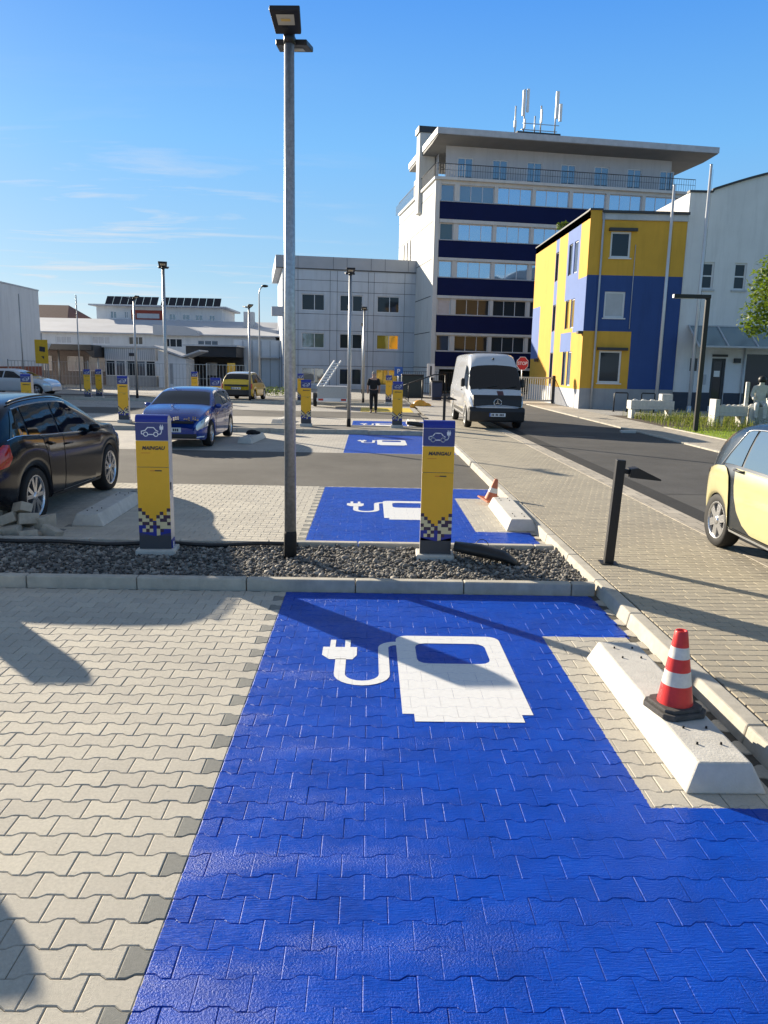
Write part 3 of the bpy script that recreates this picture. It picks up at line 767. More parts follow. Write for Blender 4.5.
# small tipped faded cone on the second wheel stop
t=thing('small_cone','small faded orange cone leaning at the far end of the second wheel stop','traffic cone',(1.88,11.45,.0))
b=MB(); b.box(-.15,.15,-.15,.15,0,.025); bo=b.build('base',ORCONE,t)
b=MB(); b.lathe([(.10,.02),(.03,.34),(.022,.35),(0,.35)],18); bo2=b.build('body',ORCONE,t)
b=MB(); b.lathe([(.076,.14),(.056,.22)],18); b.build('white_band',CONEWH,bo2)
t.rotation_euler=(R(8),R(10),0.4); t.location=(1.88,11.6,.05)
# dark glove / rag on far wheel stop
b=MB(); b.ball((0,0,.05),.13,10,0,(1.2,.8,.5)); b.ball((.12,.05,.03),.09,8,0,(1.2,.7,.5)); b.ball((-.1,-.05,.02),.07,8,0,(1,.8,.5))
tag(b.build('dark_cloth',CLOTH,loc=(-3.15,20.9,.17)),'dark crumpled work glove on the wheel stop beside the blue hatchback','glove')

# black bent plastic channel lying on the gravel, and a second one far off
def bent_cover(name,lab,loc,rz,sc=1):
    b=MB(); pts=[(-.30,0,.13),(-.02,0,.10),(.22,.0,.06),(.36,-.03,-.0)]; hw=[.10,.11,.10,.07]; hh=[.05,.07,.06,.03]
    rings=[]
    for (x,y,z),a,h_ in zip(pts,hw,hh):
        rings.append([(x*sc,(y+a*math.cos(t))*sc,(z+h_*math.sin(t))*sc) for t in np.linspace(0,2*PI,11)[:-1]])
    o=len(b.v)
    for rg in rings: b.v+=rg
    for i in range(3):
        for k in range(10):
            l=(k+1)%10; b.face((o+i*10+k,o+i*10+l,o+(i+1)*10+l,o+(i+1)*10+k),0,True)
    b.face([o+k for k in range(10)][::-1]); b.face([o+30+k for k in range(10)])
    return tag(b.build(name,BLACKP,loc=loc,rot=rz),lab,'plastic cover')
bent_cover('plastic_cover','black bent plastic cover lying on the gravel beside the right charging post',(1.22,7.85,.06),R(-14),1.0)
bent_cover('plastic_cover','black plastic tube lying on the far strip next to the middle charging post',(1.6,25.2,.08),R(5),1.2)
MB_=MB(); MB_.tube([(1.27+.09*math.cos(a),8.28,.05+.14*math.sin(a)) for a in np.linspace(0,PI,10)],.004,5)
tag(MB_.build('wire_loop',BLACKP),'thin loop of black wire sticking out of the gravel behind the plastic cover','wire')
b=MB(); pts=[]
for k in range(40):
    x=-7+k*.16; pts.append((x,8.33-.05*math.sin(k*.25)-.10*math.exp(-((x+3.3)/.7)**2),.085+.012*math.sin(k*.9)))
b.tube(pts,.022,8); tag(b.build('black_hose',BLACKP),'long black hose lying along the back of the gravel strip','hose')

# heap of loose stones beside the SUV
def rough_block(sx,sy,sz):
    b=MB(); b.box(-sx/2,sx/2,-sy/2,sy/2,-sz/2,sz/2); b.v=[tuple(c+random.uniform(-.012,.012) for c in v) for v in b.v]; return b
BLK=M('rough_stone',(.42,.38,.31),.9,var=.18,scale=12,bmp=.6,bscale=50,dirt=.2)
heap=[(x+.45,y,z,a,l) for x,y,z,a,l in [(-4.55,8.75,.07,0,'pale paving block at the front left of the heap by the SUV'),(-4.32,8.68,.06,.4,'paving block at the foot of the heap by the SUV'),(-4.12,8.82,.06,-.3,'rightmost paving block lying flat beside the heap'),
 (-4.42,8.9,.2,.6,'paving block tilted on the second layer of the heap'),(-4.62,8.85,.22,.1,'paving block on the left of the second layer of the heap'),(-4.5,8.95,.33,-.5,'topmost paving block of the heap by the SUV'),
 (-4.25,8.98,.16,1.0,'paving block leaning on the right slope of the heap'),(-4.8,8.9,.12,.3,'paving block at the left end of the heap'),(-4.85,8.98,.29,.9,'high paving block at the left end of the heap'),(-4.3,8.72,.02,1.3,'small broken block half sunk at the foot of the heap'),(-4.7,8.72,.05,1.8,'squat block in the lowest layer at the left of the heap')]]
for k,(x,y,z,a,lab) in enumerate(heap):
    o=rough_block(random.uniform(.17,.23),random.uniform(.12,.17),random.uniform(.10,.15)).build('paving_block',BLK,loc=(x,y,z),bevel=.008)
    o.rotation_euler=(random.uniform(-.4,.4),random.uniform(-.4,.4),a); tag(o,lab,'paving block','loose paving blocks heaped by the kerb')

# ------------------------------------------------------------------ vehicles
def interp(P,x):
    if x<=P[0][0]: return P[0][1]
    for (a,b),(c,d) in zip(P,P[1:]):
        if x<=c: return b+(d-b)*(x-a)/(c-a)
    return P[-1][1]
def smooth(P,n=2):
    for _ in range(n):
        Q=[P[0]]
        for a,b in zip(P,P[1:]):
            Q+= [(a[0]*.75+b[0]*.25,a[1]*.75+b[1]*.25),(a[0]*.25+b[0]*.75,a[1]*.25+b[1]*.75)]
        P=Q+[P[-1]]
    return P
class Car:
    # x runs forward, y left, z up; origin on the ground under the middle of the car
    def __init__(s,L,w,top,belt,plan,zb,axles,Ra,roofin=.24,gh=.45,crown=.03,arch_z=None):
        s.L=L; s.w=w; s.top=smooth(top); s.belt=smooth(belt); s.plan=smooth(plan); s.zb=zb; s.ax=axles; s.Ra=Ra; s.rin=roofin; s.gh=gh; s.cr=crown; s.az=arch_z or Ra*.88
    def ring(s,x):
        W=s.w*interp(s.plan,x); zt=interp(s.top,x); zbe=min(interp(s.belt,x),zt-.015); zb=interp(s.zb,x)
        za=0
        for a in s.ax:
            d=abs(x-a)
            if d<s.Ra: za=max(za,math.sqrt(s.Ra**2-d*d)+s.az-.0*s.Ra)
        z0=max(zb,za); z0=min(z0,zbe-.08)
        g=max(0,min(1,(zt-zbe)/s.gh)); h=zbe-z0
        wr=W*(.955-s.rin*g)
        tz=lambda k: zbe+(zt-.045*g-zbe)*k
        pts=[(0,z0),(W*.84,z0),(W*.955,z0+.012),(W*.985,z0+h*.10),(W*1.0,z0+h*.32),(W*1.005,z0+h*.55),(W*1.0,z0+h*.72),(W*.985,zbe-.035),(W*.955,zbe)]
        for k in (.25,.5,.75,1.0): 
            bow=.012*math.sin(k*PI)*g
            pts.append((W*.955+(wr-W*.955)*k+bow,tz(k)))
        pts+=[(wr-.035*(.4+g),zt-.012),(wr*.72,zt+s.cr*.55),(wr*.38,zt+s.cr*.9),(0,zt+s.cr)]
        return pts
    def S(s,x,k,side):
        r=s.ring(x); i=min(int(k),len(r)-2); t=k-i
        return Vector((x,side*(r[i][0]+(r[i+1][0]-r[i][0])*t),r[i][1]+(r[i+1][1]-r[i][1])*t))
    def patch(s,mb,side,rows,off=.005,nx=14,m=0):
        # rows: list of (k, xa, xb)
        rr=[rows[0]]
        for a,b_ in zip(rows,rows[1:]):
            ks=[k for k in range(int(math.floor(a[0]))+1,int(math.ceil(b_[0])))]
            for k in ks:
                f=(k-a[0])/(b_[0]-a[0]); rr.append((k,a[1]+(b_[1]-a[1])*f,a[2]+(b_[2]-a[2])*f))
            rr.append(b_)
        rows=rr; o=len(mb.v); e=.01
        for (k,xa,xb) in rows:
            for i in range(nx+1):
                x=xa+(xb-xa)*i/nx; p=s.S(x,k,side)
                dx=s.S(x+e,k,side)-s.S(x-e,k,side); dk=s.S(x,min(k+.05,16),side)-s.S(x,max(k-.05,0),side)
                n=dx.cross(dk); n=n.normalized() if n.length>1e-9 else Vector((0,0,1))
                if n.dot(Vector((0,p.y,p.z-s.zb_mid)))<0: n=-n
                mb.v.append(tuple(p+n*off))
        for j in range(len(rows)-1):
            for i in range(nx):
                a=o+j*(nx+1)+i; mb.face((a,a+1,a+nx+2,a+nx+1) if side>0 else (a,a+nx+1,a+nx+2,a+1),m,True)
    zb_mid=.5
    def body(s,parent,paint,under=BLACKP,n=110):
        mb=MB(); xs=[-s.L/2+s.L*i/n for i in range(n+1)]; NR=len(s.ring(0)); full=2*NR-1
        for x in xs:
            r=s.ring(x); mb.v+=[(x,y,z) for y,z in r]+[(x,-y,z) for y,z in reversed(r[:-1])]
        for i in range(n):
            for k in range(full-1):
                kk=min(k,full-2-k); mb.face((i*full+k,i*full+k+1,(i+1)*full+k+1,(i+1)*full+k),1 if kk<2 else 0,True)
        mb.face(range(full),0); mb.face([n*full+k for k in range(full)][::-1],0)
        return mb.build('body',[paint,under],parent)
def wheel(parent,x,y,R_,w,side,spokes=5,style='alloy',rim=RIM,steer=0,rf=.66):
    b=MB(); r0=R_*rf
    b.lathe([(r0,-w*.42),(R_*.93,-w*.5),(R_*.985,-w*.38),(R_,-w*.2),(R_,w*.2),(R_*.985,w*.38),(R_*.93,w*.5),(r0,w*.44),(r0*.98,w*.2),(r0*.98,-w*.2),(r0,-w*.42)],32,axis='y')
    tw=b.build('wheel',TYRE,parent,loc=(x,y,R_),rot=steer)
    b=MB(); o=side
    b.lathe([(r0*1.0,o*w*.44),(r0*.93,o*w*.46),(r0*.90,o*w*.36),(r0*.88,o*w*.05)],32,axis='y',m=0)
    b.lathe([(r0*.88,o*w*.06),(0.0,o*w*.05)],32,axis='y',m=1)
    b.lathe([(R_*.17,o*w*.30),(R_*.16,o*w*.44),(R_*.10,o*w*.47),(0,o*w*.47)],16,axis='y',m=0)
    for k in range(spokes):
        a=2*PI*k/spokes+.3
        prs=[0] if style!='double' else [-.16,.16]
        for d in prs:
            wd=R_*.13 if style=='wide' else R_*.062
            a0=a+d*.6; a1=a+d*1.6
            p0=Vector((math.cos(a0)*R_*.12,o*w*.42,math.sin(a0)*R_*.12)); p1=Vector((math.cos(a1)*r0*.92,o*w*.40,math.sin(a1)*r0*.92))
            t=(p1-p0).normalized(); u=Vector((-t.z,0,t.x))
            q0=[p0-u*wd,p0+u*wd]; q1=[p1+u*wd*1.15,p1-u*wd*1.15]
            f_=[q0[0],q0[1],q1[0],q1[1]]; bk=[p-Vector((0,o*w*.16,0)) for p in f_]
            ov=len(b.v); b.v+=[tuple(p) for p in f_+bk]
            for q in ((0,1,2,3),(7,6,5,4),(0,4,5,1),(1,5,6,2),(2,6,7,3),(3,7,4,0)): b.face([ov+i for i in q],0)
    b.build('rim',[rim,RIMD],tw)
    return tw
def seam_door(car,parent,side,rows,paint,handle=None,hm=None,label=None,nm='door'):
    b=MB(); car.patch(b,side,[(k,a-.008,b_+.008) for k,a,b_ in rows],.0022,m=1)
    car.patch(b,side,rows,.005,m=0)
    d=b.build(nm,[paint,DARKF],parent)
    if handle:
        hx,hk=handle; p=car.S(hx,hk,side); q=car.S(hx+.17,hk,side); u=Vector((0,side*.03,0))
        b=MB(); b.tube([p,p+u,q+u,q],.013,6); b.build('handle',hm or paint,d)
    return d
def kr(k0,k1,x,n=4):           # rows between two levels with x limits linear: x=((xa0,xb0),(xa1,xb1))
    return [(k0+(k1-k0)*i/n,x[0][0]+(x[1][0]-x[0][0])*i/n,x[0][1]+(x[1][1]-x[0][1])*i/n) for i in range(n+1)]
def plate(parent,x,y,z,face,w=.52,h=.11,txt=None,tilt=0):
    b=MB(); s=1 if face>0 else -1
    b.box(min(x,x+s*.012),max(x,x+s*.012),y-w/2,y+w/2,z-h/2,z+h/2,0); p=b.build('number_plate',WHITEP,parent)
    b=MB(); xx=x+s*.0135
    b.poly([(xx,y-s*w/2+0*.0,z-h/2),(xx,y-s*(w/2-.04),z-h/2),(xx,y-s*(w/2-.04),z+h/2),(xx,y-s*w/2,z+h/2)],0); b.build('blue_band',SIGNBLUE,p)
    yy=-w/2+.07
    for k,cw in enumerate((.035,.035,0,.04,.03,0,.035,.035,.035)):
        if cw:
            q=[(xx,y+yy,z-h*.3),(xx,y+yy+cw,z-h*.3),(xx,y+yy+cw,z+h*.3),(xx,y+yy,z+h*.3)]
            MB().poly(q if s>0 else q[::-1]).build('plate_mark',DARKTXT,p)
        yy+=(cw or .02)+.013
    return p
def mirror(parent,x,y,z,side,paint):
    b=MB(); b.ball((x,y+side*.09,z),.085,10,0,(.75,1.05,.75)); b.bar((x,y-side*.02,z-.05),(x,y+side*.08,z-.03),.05,.04); return b.build('wing_mirror',paint,parent)

# --- black SUV seen from behind, parked at the left
def make_suv():
    t=thing('parked_car','glossy black SUV parked at the left with red tail lamp and double-spoke wheels','car',(-5.03,10.93,0),R(90))
    L=4.66; 
    top=[(-2.33,.72),(-2.31,1.0),(-2.20,1.18),(-1.95,1.42),(-1.70,1.50),(-1.2,1.555),(-.4,1.575),(.15,1.54),(.55,1.40),(1.08,1.12),(1.2,1.08),(1.75,1.06),(2.12,.96),(2.27,.80),(2.33,.62)]
    belt=[(-2.33,.95),(-1.9,1.16),(-1.2,1.10),(.2,1.035),(1.1,1.0),(1.8,.93),(2.33,.78)]
    plan=[(-2.33,.80),(-2.22,.92),(-1.9,.975),(-1.2,1.0),(.9,1.0),(1.5,.985),(2.0,.93),(2.24,.80),(2.33,.70)]
    c=Car(L,.935,top,belt,plan,[(-2.33,.45),(-1.9,.27),(1.9,.24),(2.33,.35)],(-1.40,1.40),.43,.22,.5,.03,.30)
    c.body(t,PBLACK)
    for sd_ in (1,-1):
        # side glass: quarter, rear door, front door
        for x in (((-1.92,-1.50),(-1.66,-1.43)),((-1.44,-.58),(-1.37,-.50)),((-.51,.80),(-.44,.12))):
            b=MB(); c.patch(b,sd_,kr(8.1,11.55,x),.006); b.build('side_window',GLASSD,t)
        b=MB(); c.patch(b,sd_,[(7.98,-1.98,.86),(8.1,-1.98,.86)],.008); b.build('window_trim',CHROME,t)
        b=MB(); c.patch(b,sd_,[(11.6,-1.62,.12),(11.75,-1.6,.12)],.008); b.build('window_trim',CHROME,t)
        b=MB(); b.tube([c.S(x,12.6,sd_)+Vector((0,0,.03)) for x in np.linspace(-1.6,.15,10)],.014,6); b.build('roof_rail',BLACKP,t)
        seam_door(c,t,sd_,[(2.4,-.86,-.54),(3.2,-.92,-.53),(5,-1.02,-.52),(7,-1.12,-.51),(7.9,-1.16,-.51)],PBLACK,(-1.02,6.6),PBLACK)
        seam_door(c,t,sd_,[(2.4,-.5,.62),(3.2,-.5,.66),(5,-.49,.70),(7,-.48,.72),(7.9,-.48,.74)],PBLACK,(-.44,6.5),PBLACK)
        # wheel arch cladding and sill
        b=MB(); c.patch(b,sd_,[(2.0,-.93,.93),(2.6,-.93,.93)],.01); b.build('sill_cladding',BLACKP,t)
        b=MB(); c.patch(b,sd_,[(2.7,-.55,.65),(2.85,-.60,.7)],.012); b.build('sill_trim',CHROME,t)
        mirror(t,.52,sd_*.90,1.07,sd_,PBLACK)
        # tail lamp wraps round the corner
        b=MB(); c.patch(b,sd_,[(5.6,-2.30,-2.05),(6.2,-2.30,-1.96),(7,-2.29,-2.0),(7.8,-2.27,-2.08)],.012); b.build('tail_lamp',RED,t)
        b=MB(); c.patch(b,sd_,[(5.5,1.8,2.2),(6.5,1.75,2.22),(7.3,1.8,2.2)],.01); b.build('headlight',LAMPG,t)
        for xx in (-1.40,1.40): wheel(t,xx,sd_*.80,.365,.24,sd_,5,'double',rf=.73)
    b=MB(); c.patch(b,1,[(13.2,.62,1.12),(16,.62,1.12)],.006); c.patch(b,-1,[(13.2,.62,1.12),(16,.62,1.12)],.006); b.build('windscreen',GLASSD,t)
    b=MB()
    for sd_ in (1,-1): c.patch(b,sd_,[(13.2,-2.16,-1.80),(16,-2.16,-1.80)],.006)
    b.build('rear_window',GLASSD,t)
    b=MB(); b.box(-2.36,-2.20,-.78,.78,.42,.66); b.build('rear_bumper',BLACKP,t,bevel=.05,seg=3)
    plate(t,-2.335,0,.82,-1)
    return t
make_suv()

# --- blue hatchback facing the camera
def make_hatch():
    t=thing('parked_car','blue hatchback parked nose-first towards the camera, silver pixel pattern along its front','car',(-4.73,20.58,0),R(-90))
    top=[(-2.13,.55),(-2.12,.85),(-2.0,1.08),(-1.75,1.26),(-1.4,1.345),(-.6,1.39),(.0,1.375),(.4,1.28),(.98,1.0),(1.08,.97),(1.6,.88),(1.95,.76),(2.08,.62),(2.13,.48)]
    belt=[(-2.13,.9),(-1.5,.98),(0,.93),(1.0,.90),(1.7,.80),(2.13,.62)]
    plan=[(-2.13,.80),(-2.0,.92),(-1.6,.98),(-.8,1.0),(.9,1.0),(1.5,.985),(1.9,.90),(2.06,.78),(2.13,.66)]
    c=Car(4.26,.845,top,belt,plan,[(-2.13,.35),(-1.8,.2),(1.8,.18),(2.13,.22)],(-1.32,1.32),.36,.23,.48,.025,.28)
    c.body(t,PBLUE)
    for sd_ in (1,-1):
        for x in (((-1.70,-1.35),(-1.48,-1.25)),((-1.28,-.42),(-1.2,-.36)),((-.35,.88),(-.29,.16))):
            b=MB(); c.patch(b,sd_,kr(8.1,11.5,x),.006); b.build('side_window',GLASSD,t)
        seam_door(c,t,sd_,[(2.4,-.80,-.36),(5,-.92,-.36),(7.9,-1.0,-.36)],PBLUE,(-.85,6.8),PBLUE)
        seam_door(c,t,sd_,[(2.4,-.33,.80),(5,-.33,.84),(7.9,-.33,.86)],PBLUE,(-.28,6.8),PBLUE)
        mirror(t,.74,sd_*.80,.96,sd_,PBLUE)
        b=MB(); c.patch(b,sd_,[(5.2,1.62,2.08),(6.2,1.55,2.10),(7.3,1.60,2.09)],.012); b.build('headlight',LAMPG,t)
        b=MB(); c.patch(b,sd_,[(3.2,1.9,2.09),(3.5,1.88,2.10)],.02); b.build('running_light',WHITEG,t)
        b=MB(); c.patch(b,sd_,[(6,-2.1,-1.85),(7.6,-2.08,-1.8)],.012); b.build('tail_lamp',RED,t)
        for xx in (-1.32,1.32): wheel(t,xx,sd_*.735,.315,.21,sd_,5,'wide')
    b=MB()
    for sd_ in (1,-1): c.patch(b,sd_,[(13.1,.36,1.0),(16,.36,1.02)],.006)
    b.build('windscreen',GLASSD,t)
    # nose: grille bar, plate, lower intake
    b=MB(); b.box(2.05,2.135,-.55,.55,.60,.66); b.build('grille',BLACKP,t,bevel=.015)
    b=MB(); b.box(2.04,2.145,-.62,.62,.24,.36); b.build('lower_intake',BLACKP,t,bevel=.03)
    b=MB(); b.box(2.05,2.155,-.70,.70,.225,.245); b.build('chin_strip',CHROME,t)
    plate(t,2.135,0,.45,1)
    b=MB(); b.lathe([(.075,2.135),(.075,2.155),(.062,2.155),(.062,2.150),(0,2.150)],20,(0,0,.70),axis='x',m=0)
    ln=lambda pts:[b.bar((2.153,p[0],.70+p[1]),(2.153,q[0],.70+q[1]),.004,.011,1) for p,q in zip(pts,pts[1:])]
    ln([(-.03,.055),(0,.008),(.03,.055)]); ln([(-.052,.03),(-.028,-.048),(0,0),(.028,-.048),(.052,.03)]); b.build('badge',[POSTBLUE,CHROME],t)
    b=MB()
    for k in range(26):
        y=-.62+k*.05
        for r_ in range(2):
            if random.random()<.6: 
                p=c.S(2.02-abs(y)*.1,6.9,1); zz_=.70+r_*.045+.012*math.sin(k*1.7)
                b.box(2.06-.10*abs(y)**2,2.14-.15*abs(y)**2,y,y+.036,zz_-.016,zz_+.016)
    b.build('pixel_pattern',CHROME,t)
    return t
make_hatch()

# --- small pale yellow two-tone city car, rear quarter, nose towards the camera
def make_city():
    t=thing('parked_car','small pale yellow and black two-door city car parked at the right edge','car',(4.70,7.62,.1),R(-90))
    top=[(-1.35,.55),(-1.34,.80),(-1.26,1.04),(-1.02,1.29),(-.76,1.40),(-.3,1.455),(.2,1.44),(.55,1.34),(1.0,1.06),(1.1,.98),(1.26,.80),(1.35,.52)]
    belt=[(-1.35,.86),(-.9,.97),(0,.95),(.6,.93),(1.0,.88),(1.35,.70)]
    plan=[(-1.35,.80),(-1.22,.93),(-.95,.99),(-.5,1.0),(.6,.99),(1.0,.95),(1.25,.84),(1.35,.70)]
    c=Car(2.70,.78,top,belt,plan,[(-1.35,.36),(-1.1,.26),(1.1,.22),(1.35,.3)],(-.90,.93),.33,.20,.48,.03,.285)
    c.body(t,PBLACK2)
    for sd_ in (1,-1):
        # rear wing in body colour arching over the wheel
        b=MB(); pts=[]
        rows=[(2.1,-1.31,-.55),(2.6,-1.32,-.545),(3.5,-1.33,-.54),(4.5,-1.325,-.54),(5.5,-1.31,-.56),(6.3,-1.26,-.60),(7.0,-1.14,-.68),(7.4,-1.0,-.76)]
        c.patch(b,sd_,rows,.016,24); b.build('rear_wing',PCREAM,t)
        # door panel
        rows=[(2.9,-.02,.62),(3.4,-.22,.66),(4.2,-.36,.69),(5,-.43,.70),(6,-.47,.72),(7,-.49,.73),(7.6,-.50,.74)]
        seam_door(c,t,sd_,rows,PCREAM,(-.48,7.25),DARKF,nm='door')
        b=MB(); c.patch(b,sd_,[(2.05,-.52,.62),(2.5,-.52,.62)],.02,20); b.build('sill_strip',PSILVER,t)
        b=MB(); c.patch(b,sd_,kr(8.15,11.6,((-.80,-.42),(-.60,-.40))),.008); b.build('quarter_window',GLASSB,t)
        b=MB(); c.patch(b,sd_,kr(8.15,11.6,((-.37,.72),(-.35,.30))),.008); b.build('side_window',GLASSB,t)
        b=MB(); b.tube([c.S(-.86+.30*k,7.95+3.9*k,sd_)+Vector((0,sd_*.012,0)) for k in np.linspace(0,.95,8)]+[c.S(x,11.72,sd_)+Vector((0,sd_*.012,0)) for x in np.linspace(-.5,.28,8)],.007,6); b.build('window_trim',PSILVER,t)
        b=MB(); c.patch(b,sd_,[(4.2,-1.345,-1.27),(7.2,-1.34,-1.24)],.02); b.build('tail_lamp',RED,t)
        b=MB(); c.patch(b,sd_,[(2.3,.66,1.3),(4,.72,1.33),(6,.74,1.33),(7.6,.76,1.28)],.014); b.build('front_wing',PCREAM,t)
        mirror(t,.66,sd_*.76,1.02,sd_,PBLACK2)
        for xx in (-.90,.93): wheel(t,xx,sd_*.655,.305,.185,sd_,6,'wide',rf=.70)
    b=MB()
    for sd_ in (1,-1): c.patch(b,sd_,[(13.1,.5,1.0),(16,.5,1.02)],.006)
    b.build('windscreen',GLASSD,t)
    b=MB()
    for sd_ in (1,-1): c.patch(b,sd_,[(13.2,-1.22,-.86),(16,-1.22,-.86)],.006)
    b.build('rear_window',GLASSB,t)
    return t
PBLACK2=M('dark_blue_grey_paint',(.010,.017,.025),.25,.0,var=0,coat=.5)
GLASSB=glass_mat('tinted_glass',(.22,.30,.36),.55,.04,.1)
make_city()

# --- white delivery van facing the camera
def make_van():
    t=thing('delivery_van','tall white delivery van with black bumper and dark windscreen, parked on the footpath edge','van',(4.10,27.7,.1),R(-90))
    top=[(-2.95,2.10),(-2.93,2.34),(-2.6,2.42),(.7,2.42),(1.15,2.38),(1.5,2.25),(1.85,1.98),(2.38,1.26),(2.48,1.18),(2.74,1.07),(2.86,.96),(2.95,.70)]
    belt=[(-2.95,1.30),(1.5,1.30),(2.2,1.18),(2.6,1.04),(2.95,.66)]
    plan=[(-2.95,.97),(-2.6,1.0),(1.8,1.0),(2.3,.97),(2.7,.90),(2.88,.82),(2.95,.74)]
    c=Car(5.9,.94,top,belt,plan,[(-2.95,.38),(2.3,.32),(2.5,.40),(2.95,.45)],(-1.75,1.95),.40,.17,1.0,.04,.30); c.zb_mid=1.0
    c.body(t,PWHITE)
    for sd_ in (1,-1):
        b=MB(); c.patch(b,sd_,kr(8.3,10.8,((.95,2.10),(.98,1.86))),.008); b.build('side_window',GLASSD,t)
        seam_door(c,t,sd_,[(2.4,.85,1.5),(5,.85,1.58),(8.1,.85,2.1)],PWHITE,(.9,6.8),BLACKP)
        b=MB(); b.box(1.62,1.75,min(sd_*.93,sd_*1.06),max(sd_*.93,sd_*1.06),1.32,1.60); b.build('wing_mirror',BLACKP,t,bevel=.04)
        b=MB(); c.patch(b,sd_,[(6.2,2.56,2.86),(7.2,2.46,2.88),(8.4,2.44,2.84)],.02); b.build('headlight',LAMPG,t)
        b=MB(); c.patch(b,sd_,[(3.2,-1.2,1.4),(3.7,-1.2,1.4)],.015); b.build('side_moulding',BLACKP,t)
        for xx in (-1.75,1.95): wheel(t,xx,sd_*.82,.345,.22,sd_,8,'wide',RIMSTEEL)
    b=MB()
    for sd_ in (1,-1): c.patch(b,sd_,[(11.2,1.90,2.24),(12.4,1.84,2.34),(13.2,1.82,2.39),(16,1.80,2.42)],.01)
    b.build('windscreen',GLASSD,t)
    b=MB(); b.prism([(2.3,.22),(2.94,.25),(3.0,.58),(2.95,.72),(2.3,.74)],'y',-.89,.89); b.build('front_bumper',BLACKP,t,bevel=.06,seg=3)
    b=MB(); b.prism([(2.55,.73),(2.94,.735),(2.91,.96),(2.80,1.10),(2.55,1.09)],'y',-.78,.78); g_=b.build('grille',BLACKP,t,bevel=.03)
    b=MB(); cz=.86; X=2.945
    b.v+=[]; n=24
    b.tube([(X,.12*math.cos(a),cz+.12*math.sin(a)) for a in np.linspace(0,2*PI,n+1)],.011,6)
    for a in (90,210,330):
        b.poly([(X+.004,.115*math.cos(R(a)),cz+.115*math.sin(R(a))),(X+.004,.02*math.cos(R(a+60)),cz+.02*math.sin(R(a+60))),(X+.004,.02*math.cos(R(a-60)),cz+.02*math.sin(R(a-60)))])
    b.build('badge',CHROME,t)
    plate(t,3.0,0,.48,1)
    b=MB()
    for x0,x1 in ((2.50,2.60),(2.60,2.76)):
        z=lambda x: interp(c.top,x)+.048
        b.poly([(x0,.02,z(x0)),(x1,.02,z(x1)),(x1,.22,z(x1)-.003),(x0,.22,z(x0)-.003)])
    b.build('hood_stripe',M('dark_red_stripe',(.10,.03,.035),.5,var=.05),t)
    b=MB(); b.ball((1.62,0,2.25),.04,8); b.build('roof_sensor',BLACKP,t)
    b=MB(); b.bar((2.43,-.55,1.27),(2.34,.05,1.40),.02); b.build('wiper',BLACKP,t)
    b=MB(); b.bar((2.43,.15,1.27),(2.34,.70,1.40),.02); b.build('wiper',BLACKP,t)
    return t
RIMSTEEL=M('steel_rim',(.25,.26,.27),.45,.6,var=.05)
make_van()

# --- yellow and black service car, seen from behind
def small_car(label,loc,rot,paint,L=4.1,w=.88,h=1.55,roofpaint=None,lower=None):
    t=thing('parked_car',label,'car',loc,rot); a=L/2
    top=[(-a,.6),(-a+.02,.9),(-a+.15,1.15),(-a+.4,h-.12),(-a+.8,h-.03),(-.3,h),(.1,h-.03),(.5,h-.16),(1.0,1.05),(1.1,1.0),(a-.4,.9),(a-.1,.75),(a,.5)]
    belt=[(-a,.95),(0,.97),(1,.94),(a,.7)]; plan=[(-a,.82),(-a+.15,.94),(-a+.6,1),(1,1),(a-.3,.92),(a,.7)]
    c=Car(L,w,top,belt,plan,[(-a,.4),(-a+.3,.24),(a-.3,.22),(a,.3)],(-a+.8,a-.8),.36,.22,.5,.03,.28); c.body(t,paint,n=80)
    for sd_ in (1,-1):
        for x in (((-a+.45,-.42),(-a+.7,-.36)),((-.35,.9),(-.29,.2))):
            b=MB(); c.patch(b,sd_,kr(8.1,11.5,x),.006); b.build('side_window',GLASSD,t)
        b=MB(); c.patch(b,sd_,[(5,-a+.02,-a+.16),(8,-a+.04,-a+.22)],.015); b.build('tail_lamp',RED,t)
        b=MB(); c.patch(b,sd_,[(5.5,a-.4,a-.06),(7.2,a-.42,a-.08)],.015); b.build('headlight',LAMPG,t)
        for xx in (-a+.8,a-.8): wheel(t,xx,sd_*(w-.12),.32,.2,sd_,5,'wide')
    b=MB()
    for sd_ in (1,-1): c.patch(b,sd_,[(13,-a+.16,-a+.44),(16,-a+.16,-a+.44)],.008)
    b.build('rear_window',GLASSD,t)
    b=MB()
    for sd_ in (1,-1): c.patch(b,sd_,[(13,.5,1.0),(16,.5,1.02)],.008)
    b.build('windscreen',GLASSD,t)
    if roofpaint:
        b=MB()
        for sd_ in (1,-1): c.patch(b,sd_,[(12.3,-a+.5,.45),(16,-a+.46,.48)],.008)
        b.build('roof_panel',roofpaint,t)
    if lower:
        b=MB(); b.box(-a-.03,-a+.12,-w*.86,w*.86,.32,.62); b.build('rear_bumper',lower,t,bevel=.04)
        b=MB(); b.box(-a-.012,-a+.05,-w*.72,w*.72,.80,.90); b.build('tailgate_band',lower,t)
        plate(t,-a-.03,0,.7,-1)
    return t,c
t,c=small_car('yellow service car with white roof and black lower tailgate, parked by the far row',(-7.05,44.2,0),R(86),PYELLOW,4.1,.89,1.55,PWHITE,BLACKP)
# open rear tray door beside it
small_car('white car at the left edge, seen side-on behind the yellow service sign',(-19.9,44.5,0),R(-3),PWHITE,4.5,.9,1.45)

